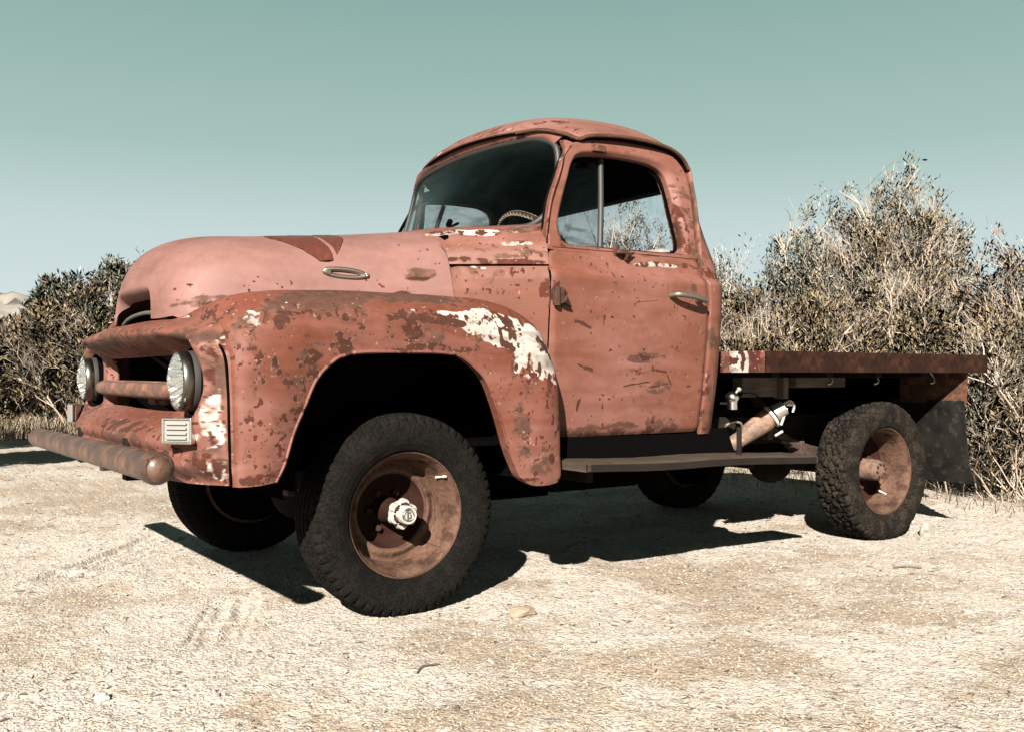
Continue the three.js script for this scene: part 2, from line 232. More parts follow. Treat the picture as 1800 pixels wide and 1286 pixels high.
// ------------------------------------------------------------------ THE TRUCK
const truck = thing('pickup_truck', 'rusty salmon red vintage flatbed pickup truck parked on pale sand', 'truck');
const zsT = [[.50, .785], [.60, .80], [.75, .83], [.95, .855], [1.12, .868], [1.215, .874], [1.236, .868], [1.249, .846], [1.30, .832], [1.36, .812], [1.5, .778], [1.62, .748], [1.72, .716], [1.80, .692], [1.9, .65]];
function zs0(y) { if (y <= zsT[0][0]) return zsT[0][1]; for (let i = 0; i < zsT.length - 1; i++) if (y <= zsT[i + 1][0]) { const a = zsT[i], b = zsT[i + 1]; return mix(a[1], b[1], (y - a[0]) / (b[0] - a[0])); } return .65; }
const zs = (x, y) => zs0(y) + (x > 1.3 ? 0 : -.02 * Math.pow((1.3 - Math.max(x, .58)) / .72, 2)) + (x < .585 ? -.70 * (.585 - x) : 0);
const memo = {}; const once = (k, f) => memo[k] ?? (memo[k] = f());
const bothSides = [['left', 1], ['right', -1]];
const sideGrid = (g, s) => s > 0 ? g : mirrored(g);

const farTuck = (g, s) => { if (s < 0) for (let k = 0; k < g.P.length; k += 3) { const y = g.P[k + 1], w = sm(.98, .70, g.P[k]) * sm(1.25, 1.36, y); g.P[k] += .175 * w * sm(.60, .78, -g.P[k + 2]); g.P[k + 2] *= 1 - .07 * w; } return g; };
// --- hood
{
  const rows = [
    [[-.755, 1.035, 0], [-.755, 1.12, 0], [-.735, 1.215, 0], [-.675, 1.305, 0], [-.545, 1.358, 0], [-.32, 1.38, 0], [-.02, 1.408, 0], [.25, 1.438, 0]],
    [[-.747, 1.035, .20], [-.746, 1.12, .20], [-.725, 1.212, .20], [-.665, 1.292, .20], [-.535, 1.343, .20], [-.31, 1.366, .205], [-.01, 1.393, .215], [.252, 1.424, .225]],
    [[-.725, 1.033, .345], [-.717, 1.115, .355], [-.692, 1.19, .362], [-.632, 1.255, .368], [-.515, 1.30, .375], [-.30, 1.326, .388], [0, 1.357, .405], [.262, 1.39, .43]],
    [[-.70, 1.038, .415], [-.68, 1.10, .435], [-.645, 1.15, .455], [-.575, 1.197, .475], [-.47, 1.228, .49], [-.28, 1.248, .51], [.01, 1.275, .542], [.272, 1.312, .585]],
    [[-.688, 1.032, .44], [-.64, 1.035, .485], [-.58, 1.05, .51], [-.50, 1.06, .528], [-.39, 1.07, .547], [-.2, 1.08, .57], [.03, 1.085, .60], [.285, 1.095, .645]]];
  const mir = rows.slice(1).reverse().map((r) => r.map((p) => [p[0], p[1], -p[2]]));
  const S = crGrid([...mir, ...rows]);
  const fn = (u, v) => { const z = S(v, .02)[2], e = clamp((Math.abs(z) - .215) / .068), q = Math.sqrt(1 - e * e), u0 = .128 * q; const t = u0 + (1 - u0) * Math.pow(u, 1.35), p = S(v, t); const sc = sm(.30, .24, Math.abs(z)) * (1 - clamp((t - u0) / .075)); p[0] += .055 * sc * sc; p[1] += .006 * sc; return p; };
  const g = samp(fn, 150, 190);
  const mat = baked(g, 768, 640, { fade: .95, spec: .0, chips: .25, stain: [[-.62, 1.08, .16, .03, .9], [.16, 1.22, .1, .03, .9], [.1, 1.14, .06, .03, 1], [-.2, 1.40, .3, .02, .6]], rust: [[-.53, 1.075, .12, .018, 1.1], [.09, 1.145, .045, .016, 1.25], [.15, 1.205, .07, .008, 1.1]], sx: 5, sy: 30 });
  const hood = mesh('hood', sheet(dent(g, .004), .006, -1), mat, truck);
  // rolled side trim handles
  for (const [, s] of bothSides) {
    const pts = []; for (let a = 0; a <= 24; a++) { const t = a / 24 * Math.PI * 2; pts.push([-.128 + .074 * Math.cos(t), 1.205 + .014 * Math.sin(t) - .03 * Math.cos(t) * .15, s * (.553 + .012 * Math.cos(t))]); }
    mesh('trim_handle', tube(pts, .0085, 60, 8, true), M.dullChrome, hood);
    mesh('trim_stud', rod([-.19, 1.207, s * .50], [-.19, 1.207, s * .555], .009), M.dullChrome, hood);
  }
  // patch of fresher paint left of centre, a curled strip lying in the surface
  const fp = samp((u, v) => { const X = mix(-.33, -.06, v), z0 = mix(.27, .24, v), z1 = z0 + .03 + .25 * Math.sin(Math.PI * Math.min(1, .05 + v * .8)); const z = mix(z0, z1, u); let best = null, bd = 9; for (let k = 0; k <= 40; k++) for (const uu of [0]) { const p = fnTop(X, mix(.0, .62, k / 40)); if (Math.abs(p[2] - z) < bd) { bd = Math.abs(p[2] - z); best = p; } } return [best[0], best[1] + .0025, z]; }, 16, 30);
  function fnTop(X, z) { let lo = .25, hi = 1, p; const v = .5 + clamp(z / .405, 0, 1.55) * .25; for (let k = 0; k < 24; k++) { const m = (lo + hi) / 2; p = S(v, m); if (p[0] < X) lo = m; else hi = m; } return p; }
  mesh('paint_patch', sheet(fp, .0012, 1, (i, j) => !(j > 18 && j < 21 && i > 2)), std([.075, .021, .0145], .4), hood);
}
// --- cowl (both the top with the base of the windscreen and the lower sides)
{
  const v0 = [[.270, 1.258, .622], [.43, 1.258, .735], [.585, 1.258, .83]], v1 = [[.262, 1.318, .592], [.43, 1.332, .70], [.592, 1.35, .80]], v2 = [[.250, 1.378, .45], [.42, 1.402, .59], [.645, 1.43, .665]], v3 = [[.24, 1.415, .26], [.40, 1.44, .36], [.598, 1.452, .40]], v4 = [[.235, 1.432, 0], [.40, 1.458, 0], [.55, 1.468, 0]];
  const half = [v4, v3, v2, v1, v0], mir = half.slice(1).reverse().map((r) => r.map((p) => [p[0], p[1], -p[2]]));
  const g = samp(crGrid([...mir, ...half]), 120, 34);
  mesh('cowl', sheet(g, .006, 1), baked(g, 256, 1024, { fade: .4, spec: .3, chips: 1, stain: [[.45, 1.30, .3, .04, .8], [.5, 1.40, .2, .06, .7]], white: [[.40, 1.395, .16, .022, 1.05], [.5, 1.345, .07, .012, .9]], rust: [[.45, 1.268, .3, .016, 1.05], [.33, 1.40, .05, .02, .7], [.66, 1.42, .05, .06, .9]] }), truck);
  for (const [, s] of bothSides) {
    const q = sideGrid(samp((u, v) => { const x = mix(.268, .579, v), y = mix(mix(.985, .60, sm(.47, .57, x)), 1.25, u); return [x, y, zs(x, Math.min(y, 1.16)) - .004 - .012 * sm(1.2, 1.25, y) - .03 * sm(.31, .268, x) * sm(1.0, 1.2, y)]; }, 40, 20), s);
    mesh('cowl_side', sheet(q, .005, -s), once('cowl_side', () => baked(q, 256, 512, { fade: .05, tone: [.85, .78, .72], stainAll: .5, spec: .3, chips: .7, sx: 14, sy: 14, white: [[.36, 1.245, .05, .006, .8]], rust: [[.57, 1.16, .03, .05, .9]] })), truck);
  }
}
// --- doors
const winPts = [[.715, 1.352], [.685, 1.385], [.680, 1.43], [.705, 1.50], [.76, 1.62], [.80, 1.695], [.85, 1.728], [.95, 1.742], [1.10, 1.746], [1.22, 1.738], [1.285, 1.708], [1.305, 1.65], [1.315, 1.52], [1.322, 1.40], [1.305, 1.362], [1.26, 1.35], [1.1, 1.346], [.9, 1.346]];
const outPts = [[.62, 1.318], [.604, 1.345], [.614, 1.42], [.648, 1.52], [.705, 1.63], [.755, 1.715], [.805, 1.776], [.95, 1.814], [1.10, 1.824], [1.25, 1.819], [1.355, 1.797], [1.418, 1.71], [1.405, 1.53], [1.388, 1.40], [1.382, 1.335], [1.33, 1.318], [1.1, 1.318], [.9, 1.318]];
const loop = (pts, t) => { const n = pts.length, f = ((t % 1) + 1) % 1 * n, i = Math.floor(f), u = f - i, q = (k) => pts[(i + k + n) % n]; const p0 = q(-1), p1 = q(0), p2 = q(1), p3 = q(2); return [0, 1].map((k) => .5 * (2 * p1[k] + (p2[k] - p0[k]) * u + (2 * p0[k] - 5 * p1[k] + 4 * p2[k] - p3[k]) * u * u + (3 * p1[k] - p0[k] - 3 * p2[k] + p3[k]) * u * u * u)); };
for (const [, s] of bothSides) {
  const door = part('door', truck);
  const lowFn = (u, v) => { const y = mix(.597, 1.318, u), xf = mix(.588, .586, u) + .03 * sm(1.29, 1.318, y), xr = mix(1.402, 1.400, u) - .022 * sm(1.1, 1.3, y), x = mix(xf, xr, v); const e = Math.min(v, 1 - v) * (xr - xf), eb = (y - .597); const rd = .010 * (sm(.016, 0, e) + sm(.016, 0, eb)); return [x, y, zs(x, y) - rd]; };
  const lg = sideGrid(samp(lowFn, 76, 60), s);
  mesh('door_panel', sheet(dent(lg, .0035), .005, -s), once('door_panel', () => baked(lg, 768, 768, { fade: .12, spec: .16, chips: .3, sx: 9, sy: 50, scr: [[.70, 1.045, .735, 1.035, .008], [.735, 1.035, .77, 1.02, .007], [.72, .872, .755, .862, .004], [.755, .862, .79, .857, .010], [1.10, .853, .1e1 + .175, .845, .006], [.955, .792, 1.09, .806, .004], [1.09, .785, 1.19, .800, .005], [1.185, .835, 1.21, .80, .005], [.745, .74, .738, .695, .004], [1.0, 1.13, 1.10, 1.148, .0015], [.855, .71, .857, .707, .006], [.99, 1.075, .993, 1.073, .006]],
    stain: [[1.05, .905, .10, .028, 1.15], [1.15, .90, .07, .018, 1.0], [1.03, .855, .05, .03, .85], [1.18, .805, .08, .032, 1.15], [1.12, .775, .08, .02, .9], [1.33, 1.2, .07, .07, .85], [1.0, .60, .5, .060, 1.35], [1.395, .85, .02, .2, 1], [.88, 1.2, .012, .12, .9], [.9, 1.30, .25, .02, .7], [1.15, .70, .16, .04, .6]], white: [[1.13, 1.285, .17, .014, 1.1]], rust: [[1.05, .905, .08, .014, .7], [1.2, .80, .04, .018, .8], [.62, 1.14, .05, .06, 1.0], [1.1, .8, .22, .16, .28], [1.0, .597, .45, .04, .8], [1.3, 1.29, .08, .016, .9], [.735, .72, .006, .03, .9], [1.08, .79, .07, .008, .9], [1.36, .95, .03, .1, .5], [1.15, .66, .12, .03, .5]] })), door);
  const ringFn = (u, v) => { const t = u < .75 ? sm(0, 1, u / .75) * .55 + u / .75 * .45 : 1; const a = loop(outPts, v), b = loop(winPts, v); const x = mix(a[0], b[0], t), y = mix(a[1], b[1], t); let z = zs(x, y); const e = u < .75 ? u / .75 : 1; z -= .012 * sm(.12, 0, e) * (y > 1.34 ? 1 : sm(1.318, 1.34, y)) + .022 * sm(.62, 1, e); if (u > .75) z -= .055 * (u - .75) / .25; return [x, y, z]; };
  const rg = farTuck(sideGrid(samp(ringFn, 22, 150), s), s);
  mesh('window_frame', sheet(rg, .004, s), once('window_frame', () => baked(rg, 1024, 96, { fade: .25, spec: .25, chips: .7, stain: [[1.35, 1.5, .06, .3, .9], [1.15, 1.33, .2, .03, .9], [.7, 1.36, .05, .05, .5]], rust: [[1.33, 1.45, .035, .15, .9], [1.2, 1.345, .2, .012, .8], [.69, 1.34, .05, .02, .7]] })), door);
  const tg = samp((u, v) => { const a = loop(outPts, v), b = loop(winPts, v); const x = mix(a[0], b[0], u), y = mix(a[1], b[1], u); return [x, y, zs(x, y) - .034 - .03 * u]; }, 3, 90);
  mesh('frame_trim', sheet(farTuck(sideGrid(tg, s), s), .004, s), M.liner, door);
  // division bar, weather strip and the two panes
  const zAt = (x, y, d) => s * (zs(x, y) - d);
  const bx = (y) => .898 + .085 * (y - 1.355) / .38;
  const bar = [[bx(1.35), 1.35], [bx(1.55), 1.55], [bx(1.735), 1.735]].map(([x, y]) => [x, y, zAt(x, y, .055)]);
  mesh('division_bar', tube(bar, .012, 12, 8), M.rubber, door);
  mesh('weather_strip', tube(winPts.map(([x, y]) => [x, y, zAt(x, y, .058)]), .009, 140, 6, true), M.black, door);
  const pane = (inside, d) => { const P = samp((u, v) => { const a = loop(winPts, v); const cx = inside > 0 ? Math.max(a[0], bx(a[1]) + .004) : Math.min(a[0], bx(a[1]) - .004), c = inside > 0 ? [1.12, 1.54] : [.84, 1.54]; const x = mix(c[0], cx, u), y = mix(c[1], a[1], u); return [x, y, zAt(x, y, d)]; }, 8, 120); return sheet(P, .003, s); };
  mesh('vent_window', pane(-1, .06), glassMat(s > 0 ? 0 : 1), door);
  if (s < 0) mesh('door_window', pane(1, .066), glassMat(1), door);
  mesh('door_trim', sheet(sideGrid(samp((u, v) => { const y = mix(.62, 1.33, u), x = mix(.62, 1.37, v); return [x, y, zs(x, Math.min(y, 1.2)) - .05]; }, 6, 6), s), .01, -s), M.liner, door);
  // door handle
  const h = part('door_handle', door), hz = zs(1.26, 1.155);
  h.userData.label = 'small dull chrome door handle';
  const hg = tube([[1.17, 1.163, s * (hz + .004)], [1.185, 1.166, s * (hz + .036)], [1.24, 1.162, s * (hz + .05)], [1.30, 1.153, s * (hz + .05)], [1.345, 1.146, s * (hz + .036)]], .0115, 30, 10);
  mesh('grip', hg, std([.16, .14, .12], .42, { metalness: .8 }), h); each('boss', [rod([1.325, 1.149, s * (hz - .004)], [1.325, 1.149, s * (hz + .034)], .015, .011), rod([1.18, 1.164, s * (hz - .004)], [1.182, 1.165, s * (hz + .026)], .009, .008)], M.dullChrome, h);
  // corroded hinge plate by the front edge and the stub of a mirror arm below the window
  const hw = zs(.62, 1.13);
  mesh('hinge', merge([box(.05, .065, .022, .612, 1.135, s * (hw + .006), .008), rod([.60, 1.10, s * (hw + .012)], [.60, 1.17, s * (hw + .012)], .013), new THREE.ConeGeometry(.02, .05, 8).rotateZ(-2.2).translate(.645, 1.108, s * (hw + .02))].map((g) => boxUV(g))), M.rust, door);
  const mz = zs(.93, 1.335);
  mesh('mirror_bracket', merge([box(.055, .02, .045, .94, 1.328, s * (mz + .02), .005), box(.03, .05, .012, .925, 1.335, s * (mz + .006), .004), new THREE.ConeGeometry(.018, .06, 6).rotateZ(-1.2).translate(.98, 1.322, s * (mz + .028))].map((g) => boxUV(g))), M.rust, door);
  mesh('window_bracket', box(.06, .03, .03, .93, 1.765, s * (zs(.93, 1.765) + .008), .006), M.rust, door);
}
function glassMat(k) {
  if (!glassMat.m) {
    const dirt = (seed, d, c) => tex(256, 256, (u, v) => { const a = tfbm(u, v, 8, 5, seed), b = tn(u, v * .25, 64, seed + 9) * .5 + tfbm(u, v * .5, 32, 3, seed + 3) * .5; const q = sm(.45, .75, a * .5 + b * .5); return c.map((e) => e * (1 - d * q)); });
    const rough = (seed, r0, r1) => tex(256, 256, (u, v) => { const r = mix(r0, r1, sm(.4, .7, tfbm(u, v, 12, 4, seed))); return [r, r, r]; }, false);
    glassMat.m = [
      new THREE.MeshPhysicalMaterial({ map: dirt(5, .30, [.84, .82, .80]), roughness: 1, roughnessMap: rough(2, .02, .10), transmission: 1, thickness: 0, ior: 1.5, specularIntensity: .45 }),
      new THREE.MeshPhysicalMaterial({ map: dirt(15, .16, [.95, .97, .995]), roughness: 1, roughnessMap: rough(8, .03, .2), transmission: 1, thickness: 0, ior: 1.5, specularIntensity: .5 })];
  }
  return glassMat.m[k];
}
// --- windscreen pillars, header, glass
{
  // near half of the windscreen opening, bottom centre round to top centre
  const wsE = [[.55, 1.472, 0], [.585, 1.456, .30], [.632, 1.440, .50], [.668, 1.443, .595], [.712, 1.49, .640], [.752, 1.58, .645], [.780, 1.70, .628], [.786, 1.778, .60], [.772, 1.820, .52], [.752, 1.843, .30], [.745, 1.852, 0]];
  const full = [...wsE, ...wsE.slice(1, -1).reverse().map((p) => [p[0], p[1], -p[2]])];
  for (const [, s] of bothSides) {
    const inner = [[.640, 1.438, .60], [.690, 1.452, .637], [.735, 1.53, .662], [.770, 1.64, .66], [.793, 1.74, .64], [.797, 1.80, .612]];
    const outer = [[.598, 1.352, .800], [.606, 1.405, .792], [.642, 1.52, .768], [.700, 1.63, .742], [.752, 1.718, .712], [.815, 1.775, .690]];
    const mid = inner.map((p, i) => [mix(p[0], outer[i][0], .5) - .012, mix(p[1], outer[i][1], .5) + .004, mix(p[2], outer[i][2], .5) + .012]);
    const innerR = inner.map((p) => [p[0] + .03, p[1] + .006, p[2] - .012]), outR = outer.map((p) => [p[0] + .006, p[1], p[2] - .03]);
    const g = farTuck(sideGrid(samp(crGrid([innerR, inner, mid, outer, outR]), 28, 50), s), s);
    if (s < 0) mesh('pillar_trim', sheet(inset(g, .010, s), .003, s), M.liner, truck);
    mesh('windscreen_pillar', sheet(g, .004, s), once('windscreen_pillar', () => baked(g, 512, 192, { fade: .25, spec: .5, chips: 1.2, stain: [[.7, 1.5, .2, .4, .75]], rust: [[.66, 1.42, .06, .06, .9], [.78, 1.75, .06, .1, .6]], white: [[.76, 1.68, .02, .05, .8], [.74, 1.6, .02, .03, .8]] })), truck);
  }
  const top = wsE.slice(7).concat(wsE.slice(7, -1).reverse().map((p) => [p[0], p[1], -p[2]]));
  const lip = [[.80, 1.828, .645], [.752, 1.857, .52], [.720, 1.876, .30], [.712, 1.888, 0]]; const lipF = lip.concat(lip.slice(0, -1).reverse().map((p) => [p[0], p[1], -p[2]]));
  const hg = samp(crGrid([top.map((p) => [p[0] + .03, p[1] + .002, p[2]]), top.map((p) => [p[0] - .006, p[1] + .006, p[2] * 1.01]), lipF.map((p) => [p[0] + .010, p[1] - .004, p[2]])]), 12, 80);
  mesh('windscreen_header', sheet(hg, .004, -1), baked(hg, 512, 64, { fade: .2, stainAll: .6, spec: .6, chips: 1, sx: 12, sy: 12 }), truck);
  const ws = part('windscreen', truck);
  mesh('rubber_seal', tube(full, .0135, 220, 8, true), M.rubber, ws);
  const gl = samp((u, v) => { const a = cr(wsE, v), z = mix(-a[2], a[2], u), k = a[2] > .001 ? z / a[2] : 0; const t = v, c = mix(.55, .745, sm(0, 1, clamp((a[1] - 1.455) / .39))); return [mix(c, a[0], k * k), a[1] + .008 * (1 - k * k), z]; }, 40, 40);
  mesh('windscreen_glass', sheet(gl, .004, -1), glassMat(0), ws);
  const wip = part('wiper', truck);
  mesh('arm', merge([rod([.44, 1.468, .33], [.59, 1.475, .10], .0045), rod([.43, 1.455, .34], [.45, 1.475, .32], .012)]), M.black, wip);
  mesh('blade', rod([.56, 1.492, .20], [.60, 1.488, -.02], .006), M.black, wip);
}
// --- roof, rear quarters, back wall
{
  const R = [
    [[.70, 1.892, 0], [.755, 1.945, 0], [.9, 1.998, 0], [1.1, 2.026, 0], [1.3, 2.018, 0], [1.45, 1.962, 0], [1.535, 1.868, 0], [1.575, 1.75, 0]],
    [[.71, 1.881, .28], [.765, 1.93, .28], [.9, 1.976, .28], [1.1, 2.0, .28], [1.3, 1.993, .28], [1.45, 1.938, .28], [1.53, 1.85, .29], [1.572, 1.75, .32]],
    [[.742, 1.86, .48], [.79, 1.902, .465], [.91, 1.942, .46], [1.1, 1.96, .46], [1.3, 1.954, .46], [1.44, 1.903, .46], [1.515, 1.83, .49], [1.557, 1.75, .545]],
    [[.80, 1.826, .625], [.845, 1.862, .605], [.935, 1.888, .60], [1.1, 1.90, .60], [1.3, 1.892, .60], [1.415, 1.85, .60], [1.48, 1.80, .62], [1.515, 1.75, .645]],
    [[.838, 1.800, .688], [.88, 1.814, .698], [.96, 1.826, .704], [1.1, 1.834, .708], [1.27, 1.828, .708], [1.35, 1.812, .708], [1.405, 1.782, .707], [1.435, 1.745, .706]]];
  const full = [...R.slice(1).reverse().map((r, q) => r.map((p, i) => [p[0] + ([[.10, .07, .02], [.045, .03, .01], [.012, .006, 0]][q]?.[i] ?? 0), p[1], -p[2]])), ...R];
  const g = samp(crGrid(full), 80, 80);
  mesh('roof', sheet(g, .006, 1), baked(g, 512, 512, { fade: .6, spec: .12, chips: .5, stain: [[.76, 1.9, .1, .06, .7], [1.35, 1.93, .2, .02, .6]], white: [[.80, 1.90, .12, .018, .55]], rust: [[.85, 1.85, .06, .03, .8], [.82, 1.905, .10, .015, .7], [1.28, 1.975, .1, .012, .8]] }), truck);
  mesh('headliner', sheet(inset(g, .014, 1), .006, 1), M.liner, truck);
  for (const [, s] of bothSides) {
    const dr = R[4].map((p, i) => [p[0] - .004 + (s < 0 ? [.10, .07, .02][i] ?? 0 : 0), p[1] - .004, s * (p[2] + .006)]); const front = s < 0 ? [] : [[.728, 1.866, s * .40], [.757, 1.852, s * .545], [s > 0 ? .80 : .85, 1.818, s * .655]];
    mesh('drip_rail', tube([...front, ...dr], .0085, 90, 7), M.rust, truck);
    const ys = [.585, .8, 1.0, 1.15, 1.225, 1.25, 1.32, 1.45, 1.6, 1.75], xd = [1.408, 1.406, 1.405, 1.402, 1.394, 1.39, 1.392, 1.410, 1.424, 1.435];
    const zq = (y) => y > 1.7 ? mix(zs0(1.7), .706, (y - 1.7) / .05) : zs0(y);
    const q = ys.map((y, i) => { const z = zq(y), up = sm(1.3, 1.75, y); return [[xd[i] + .012, y, z - .05], [xd[i] + .004, y, z - .012], [xd[i] + .016, y, z], [mix(1.470, 1.478, up), y, mix(z - .008, .675, up)], [mix(1.535, 1.525, up), y, mix(z - .06, .630, up)], [mix(1.568, 1.557, up), y, mix(z - .14, .545, up)], [1.572, y, .50]]; });
    const g2 = sideGrid(samp((u, v) => { const f = u * (ys.length - 1), i = Math.min(ys.length - 2, Math.floor(f)), t = f - i; const a = cr(q[i], v), b = cr(q[i + 1], v); return [0, 1, 2].map((k) => mix(a[k], b[k], t)); }, 90, 40), s);
    mesh('quarter_trim', sheet(inset(g2, .012, -s), .004, -s), M.liner, truck);
    mesh('rear_quarter', sheet(g2, .005, -s), once('rear_quarter', () => baked(g2, 192, 640, { fade: .2, spec: .2, chips: .8, stainAll: .15, sx: 20, sy: 8, stain: [[1.45, 1.5, .15, .35, .9], [1.45, .62, .2, .09, 1.2], [1.43, .85, .03, .3, .6]], rust: [[1.42, .75, .02, .12, .8], [1.45, 1.28, .08, .04, .7], [1.45, .6, .1, .02, .8]] })), truck);
  }
  const sh = new THREE.Shape(); sh.moveTo(-.6, .585); sh.lineTo(.6, .585); sh.lineTo(.56, 1.75); sh.lineTo(-.56, 1.75); sh.closePath();
  const hole = new THREE.Path(); const rr = (w, y0, y1, r) => { hole.moveTo(-w + r, y0); hole.lineTo(w - r, y0); hole.quadraticCurveTo(w, y0, w, y0 + r); hole.lineTo(w, y1 - r); hole.quadraticCurveTo(w, y1, w - r, y1); hole.lineTo(-w + r, y1); hole.quadraticCurveTo(-w, y1, -w, y1 - r); hole.lineTo(-w, y0 + r); hole.quadraticCurveTo(-w, y0, -w + r, y0); }; rr(.55, 1.36, 1.70, .06); sh.holes.push(hole);
  const bw = new THREE.ExtrudeGeometry(sh, { depth: .012, bevelEnabled: false }).rotateY(Math.PI / 2).translate(1.562, 0, 0);
  mesh('back_wall', boxUV(bw), M.liner, truck);
  const rw = part('rear_window', truck);
  mesh('pane', new THREE.BoxGeometry(.004, .35, 1.11).translate(1.568, 1.53, 0), glassMat(1), rw);
  mesh('rubber_seal', tube(hole.getPoints(8).map((p) => [1.56, p.y, p.x]), .011, 160, 6, true), M.rubber, rw);
}
// --- interior
{
  mesh('seat', merge([box(.42, .20, 1.28, 1.22, .98, 0, .05), box(.14, .36, 1.28, 1.45, 1.19, 0, .05)]), std([.03, .026, .022], .9), truck);
  mesh('seat_cover', box(.10, .06, .36, 1.42, 1.375, .42, .03), std([.20, .18, .155], .9), truck);
  mesh('dashboard', merge([box(.16, .16, 1.26, .69, 1.35, 0, .04), box(.04, .5, 1.26, .60, 1.02, 0, .01)]), M.liner, truck);
  each('firewall', [box(.02, .8, 1.1, .30, .98, 0), box(1.3, .02, 1.5, .95, .585, 0), box(.02, .55, .42, .60, .82, .60), box(.02, .55, .42, .60, .82, -.60)], M.black, truck);  // black here stands in for the shade seen through the wheel arch
  const sw = part('steering_wheel', truck);
  const rim = new THREE.TorusGeometry(.205, .011, 10, 60), lace = []; for (let i = 0; i < 64; i++) { const a = i / 64 * Math.PI * 2; lace.push(new THREE.TorusGeometry(.0125, .0042, 5, 10).rotateY(Math.PI / 2 + .5).rotateX(0).translate(0, 0, 0).rotateZ(0).applyMatrix4(new THREE.Matrix4().makeRotationZ(a).multiply(new THREE.Matrix4().makeTranslation(.205, 0, 0)).multiply(new THREE.Matrix4().makeRotationX(Math.PI / 2)))); }
  const T = new THREE.Matrix4().makeTranslation(.86, 1.375, .37).multiply(new THREE.Matrix4().makeRotationY(Math.PI / 2)).multiply(new THREE.Matrix4().makeRotationX(-.75));
  mesh('rim', rim.applyMatrix4(T), std([.05, .04, .03], .7), sw); mesh('lacing', merge(lace).applyMatrix4(T), std([.40, .36, .30], .7), sw).userData.kind = 'stuff';
  mesh('spoke', merge([rod([-.2, 0, 0], [.2, 0, 0], .009), rod([0, -.2, 0], [0, 0, 0], .009), new THREE.CylinderGeometry(.04, .04, .03, 16).rotateX(Math.PI / 2), rod([0, 0, 0], [0, 0, -.42], .02)]).applyMatrix4(T), M.liner, sw);
}
